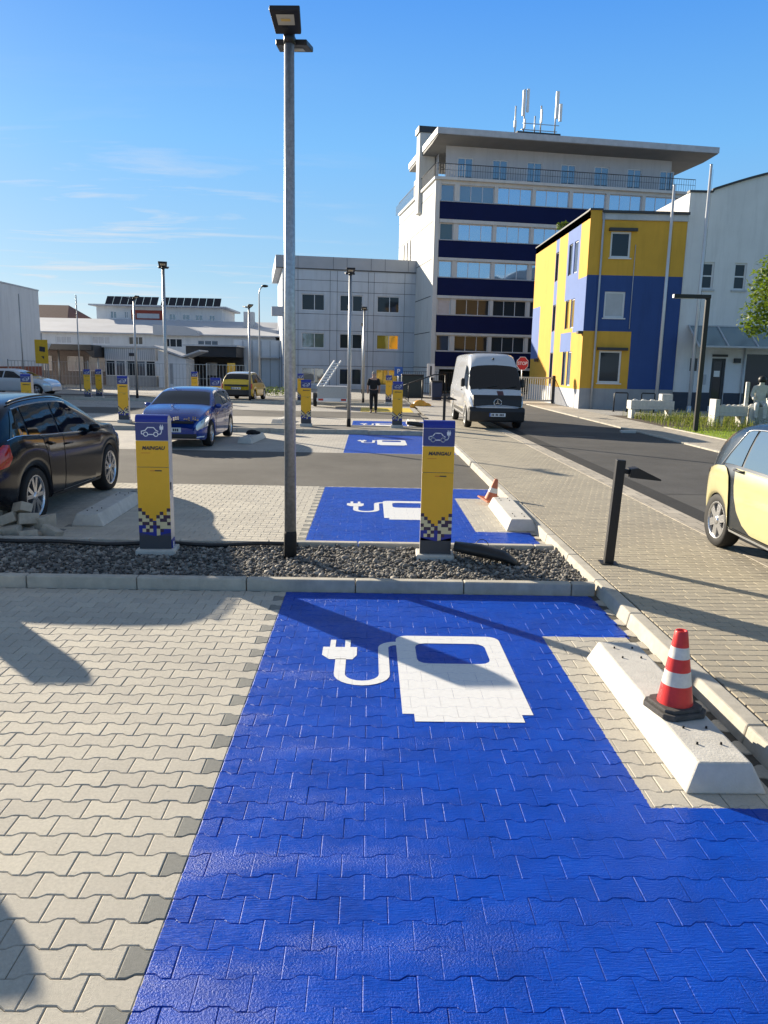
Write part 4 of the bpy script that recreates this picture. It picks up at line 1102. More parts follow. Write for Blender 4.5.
# --- silver box trailer with raised loading ramp
t=thing('trailer','silver box trailer with its ladder-like ramp raised, parked beside the middle charging posts','trailer',(-1.80,37.6,0),R(3))
b=MB(); b.box(-.72,.72,0,2.2,.45,1.0); b.box(-.75,.75,-.02,2.22,.96,1.01); b.build('box_body',ALU,t,bevel=.012)
for sd_ in (1,-1):
    b=MB(); b.lathe([(.16,-.09),(.27,-.09),(.29,-.05),(.29,.05),(.27,.09),(.16,.09)],20,(sd_*.84,1.1,.29),axis='x'); wh=b.build('wheel',TYRE,t)
    b=MB(); b.lathe([(.16,sd_*.06),(0,sd_*.07)],16,(sd_*.84,1.1,.29),axis='x'); b.build('rim',RIM,wh)
    b=MB(); b.prism([(1.1+.36*math.cos(a),.34+.34*math.sin(a)) for a in np.linspace(0,PI,9)],'x',sd_*.74 if sd_>0 else -.94,sd_*.94 if sd_>0 else -.74); b.build('mudguard',BLACKP,t)
    b=MB(); b.box(sd_*.55-.12,sd_*.55+.12,-.05,-.021,.34,.44); b.build('tail_lamp',RED,t)
b=MB(); b.box(-.75,.75,-.04,.02,.30,.46); b.build('light_bar',WHITEP,t)
b=MB(); b.bar((0,2.2,.4),(0,3.4,.42),.08); b.build('drawbar',ALU,t)
b=MB(); 
for xx in (0,.32): b.bar((-.72+xx,.3,1.0),(.1+xx,.9,2.25),.06)
for k in range(1,9): b.bar((-.72+.82*k/9,.3+.6*k/9,1.0+1.25*k/9),(-.40+.82*k/9,.3+.6*k/9,1.0+1.25*k/9),.05)
b.build('loading_ramp',WHITEP,t)

# ------------------------------------------------------------------ buildings
def wall(mb,p0,du,n,u0,u1,z0,z1,holes=(),depth=.12,mat=0,rev=None,cuts=(),cmap=None):
    # vertical wall sheet with openings and their reveals; p0 origin, du along, n outward
    p0=Vector(p0); du=Vector(du); n=Vector(n); up=Vector((0,0,1)); flip=du.cross(up).dot(n)<0
    us=sorted({u0,u1,*[h[0] for h in holes],*[h[1] for h in holes],*[c[0] for c in cuts if c[0] is not None]}); zs=sorted({z0,z1,*[h[2] for h in holes],*[h[3] for h in holes],*[c[1] for c in cuts if c[1] is not None]})
    us=[u for u in us if u0<=u<=u1]; zs=[z for z in zs if z0<=z<=z1]
    P=lambda u,z,d=0: tuple(p0+du*u+up*z-n*d)
    def q(a,m): mb.poly(a[::-1] if flip else a,m)
    for a,b in zip(us,us[1:]):
        for c,d in zip(zs,zs[1:]):
            mu,mz=(a+b)/2,(c+d)/2
            if any(h[0]<mu<h[1] and h[2]<mz<h[3] for h in holes): continue
            q([P(a,c),P(b,c),P(b,d),P(a,d)],cmap(mu,mz) if cmap else mat)
    for h in holes:
        a,b,c,d=h[:4]; m=rev if rev is not None else (cmap((a+b)/2,d+.05) if cmap else mat)
        q([P(a,c),P(b,c),P(b,c,depth),P(a,c,depth)][::-1],m); q([P(a,d),P(b,d),P(b,d,depth),P(a,d,depth)],m)
        q([P(a,c),P(a,d),P(a,d,depth),P(a,c,depth)],m); q([P(b,c),P(b,d),P(b,d,depth),P(b,c,depth)][::-1],m)
def window(parent,p0,du,n,h,depth,frm,glass,cols=1,rows=1,fw_=.06,split=None,name='window',gl2=None):
    p0=Vector(p0); du=Vector(du); n=Vector(n); up=Vector((0,0,1)); a,b,c,d=h[:4]
    mb=MB()
    def B(u0,u1,z0,z1,d0,d1):
        o=len(mb.v)
        for dd in (d0,d1):
            for (u,z) in ((u0,z0),(u1,z0),(u1,z1),(u0,z1)): mb.v.append(tuple(p0+du*u+up*z-n*dd))
        for q in ((0,1,2,3),(7,6,5,4),(0,4,5,1),(1,5,6,2),(2,6,7,3),(3,7,4,0)): mb.face([o+i for i in q])
    d0,d1=depth-.05,depth+.01
    B(a,b,c,c+fw_,d0,d1); B(a,b,d-fw_,d,d0,d1); B(a,a+fw_,c+fw_,d-fw_,d0,d1); B(b-fw_,b,c+fw_,d-fw_,d0,d1)
    for i in range(1,cols):
        u=a+(b-a)*(split if split and cols==2 else i/cols); B(u-fw_*.45,u+fw_*.45,c+fw_,d-fw_,d0+.005,d1)
    for i in range(1,rows):
        z=c+(d-c)*i/rows; B(a+fw_,b-fw_,z-fw_*.4,z+fw_*.4,d0+.008,d1)
    w_=mb.build(name,frm,parent)
    mb=MB(); q=[tuple(p0+du*u+up*z-n*(depth-.012)) for u,z in ((a+.01,c+.01),(b-.01,c+.01),(b-.01,d-.01),(a+.01,d-.01))]
    if du.cross(up).dot(n)<0: q=q[::-1]
    mb.poly(q); mb.build('pane',glass,w_); return w_
X_,Y_=(1,0,0),(0,1,0); NX,NY=(-1,0,0),(0,-1,0)
ROT=R(8.4)
# --- office tower
T=thing('office_tower','tall white office block with dark blue bands, roof terrace and antennas on top','building',(4.76,62,0),ROT)
WT,DT=21.2,15.0
bands=[(3.3,2.10),(6.1,4.72),(8.93,7.55),(11.7,10.38),(14.52,13.2)]   # window sill height, bottom of the navy band
hol=[]; wins=[]
trip=[(.45,1.50,1)]+[(1.90+3.05*k,1.90+3.05*k+2.76,3) for k in range(6)]+[(20.3,20.95,1)]
for sill,_ in bands:
    for (a,b_,c) in trip: hol.append((a,b_,sill,sill+1.22)); wins.append((a,b_,sill,sill+1.22,c))
b=MB(); wall(b,(0,0,0),X_,NY,0,WT,1.9,16,hol,.22); 
# left side: concrete panels with shadow gaps and a column of tall slots
lh=[(9.0,9.5,10.4,13.0),(10.5,11.0,10.4,13.0),(12,12.5,10.4,13.0)]
wall(b,(0,DT,0),(0,-1,0),NX,0,DT,0,16,[(DT-y1,DT-y0,z0,z1) for y0,y1,z0,z1 in lh],.3)
wall(b,(WT,0,0),Y_,(1,0,0),0,DT,0,16); wall(b,(WT,DT,0),(-1,0,0),Y_,0,WT,0,16)
b.poly([(0,0,16),(WT,0,16),(WT,DT,16),(0,DT,16)])
b.poly([(0,.0,1.9),(WT,0,1.9),(WT,3,1.9),(0,3,1.9)][::-1]); b.poly([(0,3,0),(WT,3,0),(WT,3,1.9),(0,3,1.9)])
b.build('wall',PANELW,T)
b=MB()
for z in (2.0,4.75,7.5,10.3,13.1,15.2):
    b.box(-.012,.30,-.012,DT,z-.03,z+.03)
b.build('panel_joint',JOINT,T)
for y0,y1,z0,z1 in lh: window(T,(0,0,0),Y_,NX,(y0,y1,z0,z1),.1,DARKF,GLDARK,1,2)
b=MB(); b.box(-.02,.34,-.10,.5,1.9,16.02); b.build('corner_pier',PANELW,T,bevel=.02)
for k,(sill,nb) in enumerate(bands):
    b=MB(); b.box(.36,WT-.02,-.06,.0,nb,sill-.06); b.build('navy_band',NAVY,T)
    b=MB(); b.box(.36,WT-.02,-.12,.02,sill-.058,sill+.0); b.build('window_sill',FASC,T)
    if k<4:
        b=MB(); b.box(.36,WT-.02,-.10,.0,sill+1.24,bands[k+1][1]-.004); b.build('light_band',PANELW,T)
for (a,b_,z0,z1,c) in wins:
    k=[i for i,(s,_) in enumerate(bands) if abs(s-z0)<.01][0]
    r_=random.random()
    if k>=2: g=GLREF
    elif k==1: g=GLDARK if r_<.75 else BLIND
    else: g=GLDARK
    if k==4 and a<4: g=GLMID
    if k==3 and a<1: g=GLDIM
    window(T,(0,0,0),X_,NY,(a,b_,z0,z1),.20,FRW,g,c,1,.05)
# ground floor: dark recess with doors and pillars
for x in (.3,4.6,9,13.4,17.8,20.6): MB().box(x,x+.45,.05,.5,0,1.9).build('pillar',PANELW,T)
b=MB(); b.box(.8,20.8,2.8,2.98,.1,1.85); b.build('dark_glazing',GLDARK,T)
# terrace, parapet rail, penthouse and projecting roof
b=MB(); b.box(-.15,WT+.15,-.25,DT,16.0,16.22); b.build('terrace_slab',PANELW,T,bevel=.02)
ph=[(2.05+2.83*k,3.30+2.83*k,16.25,18.1) for k in range(7)]
b=MB(); wall(b,(0,1.6,0),X_,NY,1.1,WT-1.2,16.2,18.9,ph,.12); wall(b,(1.1,DT-1,0),(0,-1,0),NX,0,min(DT-2.6,10),16.2,18.9); wall(b,(WT-1.2,1.6,0),Y_,(1,0,0),0,DT-2.6,16.2,18.9); b.build('penthouse_wall',RENDG,T)
for h in ph: window(T,(0,1.6,0),X_,NY,h,.1,FRW,GLMID,2,1,.07)
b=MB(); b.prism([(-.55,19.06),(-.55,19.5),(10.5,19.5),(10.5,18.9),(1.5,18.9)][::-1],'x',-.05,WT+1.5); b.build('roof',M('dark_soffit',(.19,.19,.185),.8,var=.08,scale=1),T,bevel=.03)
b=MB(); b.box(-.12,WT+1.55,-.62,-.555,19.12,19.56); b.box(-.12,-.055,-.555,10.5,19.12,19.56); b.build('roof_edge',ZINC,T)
b=MB(); b.tube([(0,-.18,17.15),(WT,-.18,17.15)],.03,6); b.tube([(0,-.18,16.72),(WT,-.18,16.72)],.015,5)
for k in range(107): b.bar((k*.2,-.18,16.25),(k*.2,-.18,17.12),.018,.018)
b.build('railing',DARKF,T)
b=MB(); b.tube([(-.08,-.1,17.15),(-.08,DT,17.15)],.03,6)
for k in range(60): b.bar((-.08,.0+k*.28,16.25),(-.08,k*.28,17.12),.018,.018)
b.build('railing',DARKF,T)
b=MB(); b.box(-.30,1.0,5.0,6.2,14.5,20.7); ch=b.build('chimney',PANELW,T,bevel=.02)
b=MB(); b.box(-.42,1.12,4.88,6.32,20.7,21.15); b.build('chimney_cap',DARKF,ch)
b=MB(); b.box(7.0,10.3,2.0,5.0,19.5,20.3); rb=b.build('roof_house',PANELW,T)
b=MB(); b.box(6.85,10.45,1.9,5.1,20.3,20.42); b.build('roof_house_cap',DARKF,rb)
def mast(x,y,h,ant):
    b=MB(); b.tube([(x,y,20.3),(x,y,20.4+h)],.055,6); m_=b.build('antenna_mast',ALU,T)
    for (dx,z0,z1,w_) in ant:
        b=MB(); b.box(x+dx-w_/2,x+dx+w_/2,y-.22,y-.06,20.3+z0,20.3+z1); b.build('panel_antenna',WHITEP,m_,bevel=.02)
mast(7.6,2.6,3.3,[(-.12,1.4,3.3,.24),(.2,1.7,3.4,.2),(.02,.5,1.2,.14)]); mast(10.2,2.6,3.2,[(.05,1.4,3.4,.26),(.36,1.2,2.5,.22)]); mast(9.0,2.6,2.2,[(0,1.0,2.0,.12)]); mast(8.5,2.6,1.4,[]); mast(6.75,2.2,1.9,[(-.05,.4,.9,.2)])
b=MB(); b.bar((7.4,2.6,20.75),(10.4,2.6,20.75),.06); b.bar((7.4,2.2,21.1),(10.4,2.2,21.1),.05); b.build('antenna_frame',ALU,T)

# --- grey panelled annex
Gp=Vector((4.76,62,0))+Vector((-math.sin(ROT),math.cos(ROT),0))*6.56
Gb=thing('annex_building','three-storey building clad in light grey panels left of the tower','building',(Gp.x,Gp.y,0),ROT)
x0,x1=-11.35,.0
cols=[(-9.75,-7.80),(-6.52,-4.55),(-3.32,-1.36)]; rws=[(6.52,7.88),(3.42,4.68),(.35,1.75)]
hol=[(a,b_,c,d) for a,b_ in cols for c,d in rws]
b=MB(); wall(b,(0,0,0),X_,NY,x0,x1,-.1,9.85,hol,.15); wall(b,(x0,13,0),(0,-1,0),NX,0,13,-.1,9.85); b.poly([(x0,0,9.8),(x1,0,9.8),(x1,13,9.8),(x0,13,9.8)]); wall(b,(x1,0,0),Y_,(1,0,0),0,13,-.1,9.85); b.build('wall',PANELG,Gb)
b=MB(); b.box(x0-.55,x1,-.12,13,9.86,10.9); b.build('roof_fascia',FASC,Gb,bevel=.02)
b=MB(); b.box(x0-.55,x1,-.14,-.125,9.86,9.93)
for x in (-10.05,-7.1,-5.95,-3.9,-2.7,-.7): b.box(x-.012,x+.012,-.135,-.121,9.9,10.9)
b.build('fascia_joint',JOINT,Gb)
b=MB()
for z in (1.95,3.25,4.9,6.25,8.1,9.0):
    xs=[x0,x1]
    if False: pass
    b.box(x0,x1,-.008,.004,z-.018,z+.018)
for x in (-10.05,-7.35,-6.0-.85+.1,-4.1,-3.6,-.95):
    z0=-.1
    for (c,d) in reversed(rws): pass
    b.box(x-.015,x+.015,-.0095,.004,-.1,9.8)
b.build('panel_joint',JOINT,Gb)
for j,(c,d) in enumerate(rws):
    for i,(a,b_) in enumerate(cols):
        g=[[GLDARK,GLDARK,GLDARK],[GLMID,GLDARK,GLYEL],[GLMID,GLDARK,GLYEL]][j][i]
        window(Gb,(0,0,0),X_,NY,(a,b_,c,d),.13,FRW,g,2,1,.07,.56)
b=MB(); b.box(x0-.9,x0,-.1,.7,6.0,6.75); b.build('wall_unit',RENDG,Gb,bevel=.03)

# --- yellow and blue house
Yh=thing('colourful_house','three-storey house painted in yellow and blue blocks beside the road','building',(10.58,39.16,.1))
Wd,Dp,Ht=4.75,12.5,9.55
fh=[(1.05,2.05,7.38,8.60),(.95,1.98,4.52,5.78),(.88,2.02,1.33,2.92)]
def cf_(u,z):
    if z<1.05: return 2
    if z>6.55: return 0
    if u<2.42 and z<3.87: return 0
    return 1
def cs_(u,z):           # u measured from the far end towards the front corner
    y=Dp-u
    if z<.98: return 4
    if z<6.5 and z>3.85 and y<2.1: return 3
    if 10.3<y and 2.6<z<5.8: return 3
    if 1.6<y<4.2 and z>5.6 and z<9.2: return 3
    if 6.1<y<6.9: return 3
    if 2.3<y<4.6 and z<3.9 and z>2.9: return 3
    return 0
sidew=[(2.0,2.75),(3.1,3.85),(6.15,6.85)]; sz=[(6.9,8.5),(4.1,5.6),(1.1,2.9)]
sh=[(Dp-y1,Dp-y0,a,c) for y0,y1 in sidew for a,c in sz]
b=MB(); wall(b,(0,0,0),X_,NY,0,Wd,0,Ht-.35,fh,.14,0,cuts=[(None,1.05),(None,6.55),(2.42,3.87)],cmap=cf_)
wall(b,(0,Dp,0),(0,-1,0),NX,0,Dp,0,Ht,sh,.14,0,cuts=[(Dp-2.1,.98),(Dp-1.6,3.85),(Dp-4.2,6.5),(Dp-10.3,2.6),(Dp-6.1,5.8),(Dp-6.9,5.6),(Dp-2.3,9.2),(Dp-4.6,3.9),(None,2.9)],cmap=cs_)
wall(b,(Wd,0,0),Y_,(1,0,0),0,Dp,0,Ht-.35); wall(b,(Wd,Dp,0),(-1,0,0),Y_,0,Wd,0,Ht-.35)
b.poly([(0,0,Ht-.35),(Wd,0,Ht-.35),(Wd,Dp,Ht-.35),(0,Dp,Ht-.35)])
b.box(0,.55,-.004,.2,Ht-.36,Ht+.02,0); b.box(0,.25,.2,Dp,Ht-.35,Ht,0)
b.build('wall',[RYEL,RBLU,PLINTH,RLBL,RENDG],Yh)
b=MB(); b.box(-.05,.58,-.05,.24,Ht+.02,Ht+.10); b.box(-.05,.3,.24,Dp,Ht,Ht+.08); b.build('parapet_coping',DARKF,Yh)
b=MB(); b.box(.56,Wd,-.10,.3,Ht-.42,Ht-.06); b.build('zinc_fascia',ZINC,Yh,bevel=.02)
b=MB(); b.box(.56,Wd+.02,-.20,-.105,Ht-.12,Ht+.0); b.build('gutter',DARKF,Yh)
b=MB(); b.tube([(.62,-.09,0),(.62,-.09,Ht-.1)],.05,8); b.build('downpipe',ZINC,Yh)
for x in (2.28,): 
    b=MB(); b.tube([(x,-.05,4.0),(x,-.05,8.0)],.018,6); b.build('lightning_rod',ZINC,Yh)
for h,g in zip(fh,(GLDARK,BLIND,GLDARK)):
    window(Yh,(0,0,0),X_,NY,h,.10,FRW,g,1,1,.09)
    b=MB(); b.box(h[0]-.06,h[1]+.06,-.07,.03,h[2]-.06,h[2]-.003); b.build('window_sill',FRW,Yh)
for h in (fh[0],fh[2]):
    b=MB(); b.box(h[0]-.12,h[1]+.25,-.18,.0,h[3]+.02,h[3]+.16); b.build('shutter_box',DARKF,Yh)
for y0,y1 in sidew:
    for k,(a,c) in enumerate(sz):
        window(Yh,(0,0,0),Y_,NX,(y0,y1,a,c),.10,DARKF if y0>3 else FRW,[GLREF,GLYEL,GLREF][k] if y0<4 else GLDARK,1,1,.06)
b=MB(); b.box(-.25,-.02,-.02,.35,3.72,3.86); b.box(-.22,0,10.0,10.3,2.4,2.6); b.build('wall_lamp',DARKF,Yh)
# bush growing on the parapet is left to the tree builder below

# --- white house with barrel roof
Wh=thing('white_house','large white rendered house with curved roof line, glass canopy and dark door','building',(15.36,39.22,.1))
pts=[(0,10.5),(1.0,10.55),(1.05,10.55)]; 
arc=[(1.05+7.5*math.sin(a)/math.sin(1.0)*.99,10.62+2.0*(1-math.cos(a*1.0))) for a in ()]
roofc=[(1.1,10.62)]+[(1.1+5.4*(t),10.62+1.15*math.sin(t*PI/2)) for t in np.linspace(.1,1,9)]+[(11.9-5.4*t,10.62+1.15*math.sin(t*PI/2)) for t in np.linspace(.9,0,9)]
prof=[(0,0),(13,0),(13,10.5),(11.95,10.5)]+[p for p in reversed(roofc)]+[(1.05,10.5),(0,10.5)]
hw=[(.92,1.52,6.0,7.28),(2.52,3.14,6.0,7.28),(4.1,4.75,6.0,7.28),(.72,1.22,1.95,2.70),(1.86,2.58,.28,2.66),(3.6,6.4,.25,2.9)]
b=MB(); wall(b,(0,0,0),X_,NY,0,13,0,10.5,hw,.16); n_=len(roofc)
cap=[(1.05,10.5)]+roofc+[(11.95,10.5)]
b.poly([(x,0,z) for x,z in cap]); b.poly([(x,12,z) for x,z in cap][::-1])
for (p,q) in zip(cap,cap[1:]): b.poly([(p[0],0,p[1]),(p[0],12,p[1]),(q[0],12,q[1]),(q[0],0,q[1])][::-1])
wall(b,(0,12,0),(0,-1,0),NX,0,12,0,10.5); wall(b,(13,0,0),Y_,(1,0,0),0,12,0,10.5); b.poly([(0,0,10.49),(13,0,10.49),(13,12,10.49),(0,12,10.49)])
b.build('wall',RENDW,Wh)
b=MB(); o_=[(x,z) for x,z in cap]
for (p,q) in zip(o_,o_[1:]): b.bar((p[0],-.04,p[1]+.04),(q[0],-.04,q[1]+.04),.16,.10)
b.box(-.05,1.06,-.06,.3,10.5,10.6); b.build('roof_edge',DARKF,Wh)
for h in hw[:3]:
    window(Wh,(0,0,0),X_,NY,h,.12,FRW,GLDARK,1,2,.08)
    b=MB(); b.box(h[0]-.08,h[1]+.08,-.08,.05,h[2]-.09,h[2]-.003); b.build('window_sill',ZINC,Wh)
window(Wh,(0,0,0),X_,NY,hw[3],.12,FRW,GLDARK,1,1,.06)
dd=window(Wh,(0,0,0),X_,NY,hw[4],.12,DARKF,GLDARK,1,1,.14,name='door')
b=MB(); b.box(2.05,2.35,.09,.1,1.75,2.05); b.build('notice',WHITEP,dd)
b=MB(); b.box(3.6,6.4,.15,.17,.25,2.9); b.build('garage_opening',GLDARK,Wh)
b=MB(); b.box(0,1.85,-.03,-.003,0,.95); b.box(2.60,3.58,-.03,-.003,0,.95); b.build('dark_plinth',M('slate_plinth',(.045,.055,.075),.8,var=.1),Wh)
b=MB(); b.box(1.50,1.62,-.05,-.003,1.35,1.85); b.build('letter_box',ZINC,Wh)
b=MB(); b.box(1.85,2.6,-.10,-.003,2.74,2.86); b.build('door_sign',DARKF,Wh)
b=MB(); b.box(2.95,3.25,-.16,-.003,2.45,2.68); b.build('wall_lamp',DARKF,Wh)
b=MB(); b.poly([(.5,-1.5,3.15),(6.5,-1.5,3.15),(6.5,-.02,4.2),(.5,-.02,4.2)]); b.poly([(.5,-1.5,3.17),(6.5,-1.5,3.17),(6.5,-.02,4.22),(.5,-.02,4.22)][::-1]); cn_=b.build('canopy_glass',CANOPYG,Wh)
b=MB()
for x in (.5,1.95,3.4,4.85,6.3): b.bar((x,-1.5,3.2),(x,-.02,4.25),.07,.07)
b.bar((.45,-1.5,3.19),(6.5,-1.5,3.19),.06,.08); b.bar((.45,-.03,4.24),(6.5,-.03,4.24),.06,.06); b.build('canopy_frame',ZINC,Wh)
b=MB(); b.tube([(3.45,-.07,0),(3.45,-.07,3.2)],.04,8); b.build('downpipe',ZINC,Wh)

# --- far left: white windowless block
Wb=thing('white_block','plain windowless white block on a brick base at the left edge','building',(-38,26,0))
b=MB(); b.box(0,13.96,0,32,1.5,6.82); b.build('wall',RENDW,Wb)
b=MB(); b.box(.02,13.93,.02,31.98,0,1.5); b.build('brick_base',BRICK,Wb)
b=MB(); b.box(-.05,14.0,-.05,32.05,6.82,6.92); b.build('roof_edge',ZINC,Wb)
# tiled roof house behind
Rh=thing('tiled_house','house with dark red tiled roof behind the white block','building',(-44,84,0))
b=MB(); b.box(0,12,0,10,0,6.3); b.build('wall',RENDG,Rh)
b=MB(); o=len(b.v); b.v+=[(-.3,-.3,6.2),(12.2,-.3,6.2),(12.2,10.3,6.2),(-.3,10.3,6.2),(2,4.5,7.9),(10.6,4.5,7.9)]
for q in ((0,1,5,4),(1,2,5),(2,3,4,5),(3,0,4),(3,2,1,0)): b.face(q)
b.build('roof',TILE,Rh)
# long low workshop
Ws=thing('workshop_hall','long low white hall with pale metal roof behind the gatehouses','building',(-38,75,0))
wh_=[(8.3,9.8,3.5,4.2),(11.7,13.4,3.5,4.25),(15.1,16.5,3.5,4.3),(18.4,20.2,3.35,4.2),(21.6,23.6,3.4,4.1),(25.7,27.5,3.4,4.05)]
b=MB(); wall(b,(0,0,0),X_,NY,0,29,0,4.6,wh_,.12); wall(b,(0,10,0),(0,-1,0),NX,0,10,0,4.6); wall(b,(29,0,0),Y_,(1,0,0),0,10,0,4.6); b.build('wall',RENDW,Ws)
b=MB(); b.prism([(-.5,4.6),(9,6.3),(18,4.6),(18,4.5),(-.5,4.5)][::-1],'x',-.4,29.5); b.build('roof',METROOF,Ws)
for h,g in zip(wh_,(BLIND,BLIND,GLDARK,GLDARK,GLMID,GLYEL)): window(Ws,(0,0,0),X_,NY,h,.1,FRW,g,3,1,.08)
b=MB(); b.box(25.2,26.2,5,6,5.5,7.1); b.build('chimney',ZINC,Ws)
b=MB(); b.prism([(17.6,4.45),(22.0,4.45),(21.6,4.95),(20.6,5.3),(17.6,5.4)],'y',-.55,3); b.build('dormer',METROOF,Ws)
# penthouse block with solar panels
Sp=thing('solar_house','white flat-roofed storey with rows of solar panels and a red middle bay','building',(-29.98,86,0))
sw=[(1.9,2.6,6.45,7.25),(3.4,3.85,6.5,7.25),(8.2,8.95,6.4,7.1),(9.6,10.45,6.45,7.1),(11.0,11.85,6.4,7.05),(12.5,13.15,6.4,7.05)]
b=MB(); wall(b,(0,0,0),X_,NY,.45,13.9,3,7.75,sw,.1); wall(b,(.45,8,0),(0,-1,0),NX,0,8,3,7.75); wall(b,(13.9,0,0),Y_,(1,0,0),0,8,3,7.75); b.build('wall',RENDW,Sp)
b=MB(); b.box(4.2,7.75,-.12,.0,6.05,7.4); rbay=b.build('red_bay',M('dark_red_cladding',(.30,.05,.03),.7,var=.1),Sp)
b=MB(); b.box(4.8,7.2,-.17,-.125,6.55,7.05); b.build('window',BLIND,rbay)
for h in sw: window(Sp,(0,0,0),X_,NY,h,.08,FRW,GLMID,2,1,.08)
b=MB(); b.prism([(-.9,7.75),(8.5,7.75),(8.5,7.95),(-.9,7.9)],'x',-.1,14.5); b.build('roof',RENDG,Sp)
for k in range(15):
    x=1.45+k*.80+(.35 if k>6 else 0); b=MB(); b.prism([(-.2,7.95),(-.1,7.95),(.8,8.85),(.7,8.85)],'x',x,x+.74); b.build('solar_panel',SOLAR,Sp)
# gatehouse with ribbed cladding, gable shed, dark carport, canopy
Gh=thing('gatehouse','low gatehouse with ribbed white cladding above a strip of glazing','building',(-21.5,64,0))
b=MB(); b.box(0,4.1,0,4,2.05,3.05); b.build('ribbed_cladding',RENDW,Gh)
b=MB()
for k in range(26): b.box(.04+k*.157,.09+k*.157,-.03,-.002,2.1,3.0)
b.build('rib',FASC,Gh)
b=MB(); b.box(.05,4.05,.1,3.9,0,.8); b.build('base_wall',PLINTH,Gh)
for k in range(5): window(Gh,(0,0,0),X_,NY,(.05+k*.81,.82+k*.81,.8,2.05),.1,FRW,GLMID if k%2 else GLDARK,1,1,.05)
b=MB(); b.box(-.15,4.2,-.2,4.1,3.05,3.2); b.build('roof',ZINC,Gh)
b=MB(); b.box(2.0,2.4,-.07,-.035,2.4,2.65); b.build('house_sign',DARKF,Gh)
Cp=thing('canopy','dark flat canopy over the entrance lane left of the gatehouse','canopy',(-29.5,63.5,0))
b=MB(); b.box(0,7.7,-1.5,3,2.75,3.2); b.build('canopy_roof',DARKF,Cp,bevel=.04)
b=MB(); b.prism([(7.1,2.75),(7.7,2.2),(7.85,2.25),(7.85,3.15),(7.705,3.15),(7.705,2.75)],'y',-1.4,2.9); b.build('canopy_end',DARKF,Cp)
for x in (4.5,7.6): MB().tube([(x,0,0),(x,0,2.8)],.08,8).build('pillar',ALU,Cp)
b=MB(); b.box(0,7.6,2.7,2.9,0,2.75); b.build('back_wall',M('grey_brick',(.22,.20,.19),.85,var=.2,scale=10),Cp)
for a in (1.6,4.2,6.0): window(Cp,(0,2.7,0),X_,NY,(a,a+1.3,1.1,2.3),-.03,FRW,BLIND,2,1,.07)
Sd=thing('gable_shed','small white shed with butterfly roof behind the blue hatchback','shed',(-16.65,62,0))
b=MB(); b.prism([(0,0),(2.15,0),(2.15,2.25),(0,2.9)],'y',0,3); b.build('wall',RENDW,Sd)
b=MB(); b.bar((-.3,1.4,3.2),(1.95,1.4,2.43),3.4,.12); b.bar((1.95,1.4,2.43),(3.3,1.4,2.92),3.4,.12); b.build('roof',RENDG,Sd)
b=MB(); b.box(.9,1.15,-.02,-.002,.3,1.9); b.build('door',PLINTH,Sd)
Ca=thing('carport','dark open carport with grey cladding panels between the shed and the grey building','carport',(-15.4,66,0))
b=MB(); b.box(0,4.2,0,3.8,2.5,3.35); b.box(0,.3,0,3.59,0,2.5); b.box(0,4.2,3.6,3.9,0,2.5); b.build('dark_shell',M('dark_cladding',(.03,.032,.036),.7,var=.1),Ca)
b=MB(); b.box(-.2,4.3,-.3,4,3.35,3.48); b.build('roof',ZINC,Ca)
b=MB(); b.box(1.0,1.9,3.45,3.59,.9,2.0); b.build('window',BLIND,Ca)
b=MB(); b.box(2.8,3.5,3.45,3.59,.9,2.0); b.build('window',GLYEL,Ca)
Cg=thing('clad_extension','grey vertical panel extension of the hall beside the carport','building',(-7.75,67,0)) ; Cg.location=(-11.9,70,0)
b=MB(); b.box(-.2,4.0,0,4,0,4.05); b.build('wall',PANELG,Cg)
b=MB()
for k in range(5): b.box(.6+k*.8,.63+k*.8,-.02,-.002,0,4.0)
b.build('panel_joint',JOINT,Cg)
b=MB(); b.box(1.9,3.9,-.8,-.001,2.5,2.62); b.build('canopy_roof',ZINC,Cg)

# ------------------------------------------------------------------ street furniture of the background
def fence(name,label,p,q,h,step,bars,mat,cat='fence',group=None):
    p=Vector(p); q=Vector(q); L_=(q-p).length; d=(q-p)/L_
    t=thing(name,label,cat,tuple(p),math.atan2(d.y,d.x),group)
    n=max(1,round(L_/step))
    for k in range(n+1): MB().box(-.03+L_*k/n,.03+L_*k/n,-.03,.03,0,h+.08).build('post',mat,t)
    b=MB(); b.box(0,L_,-.012,.012,h-.03,h); b.box(0,L_,-.012,.012,.12,.15); b.box(0,L_,-.01,.01,h*.5,h*.5+.02)
    x=bars
    while x<L_: b.box(x-.011,x+.011,-.008,.008,.1,h); x+=bars
    b.build('wire_panel',mat,t); return t
fence('wire_fence','long grey wire fence along the far edge of the car park',(-23.8,52,0),(-8.2,52,0),1.9,2.5,.22,ALU)
gt=thing('gate','pale sliding gate with close vertical bars beside the yellow house','gate',(7.3,46.0,.1))
b=MB(); b.box(0,3.0,-.03,.03,1.42,1.50); b.box(0,3.0,-.03,.03,.12,.22)
for k in range(23): b.box(.05+k*.13,.09+k*.13,-.02,.02,.2,1.45)
b.build('bar_panel',ALU,gt)
for x in (-.06,3.06): MB().box(x-.07,x+.07,-.07,.07,0,1.6).build('post',DARKF,gt)
gt.location=(7.45,44.5,.1)
g2=fence('dark_fence','dark bar fence in the shade behind the white van',(2.2,57,0),(9.5,58,0),1.7,2.4,.16,DARKF)
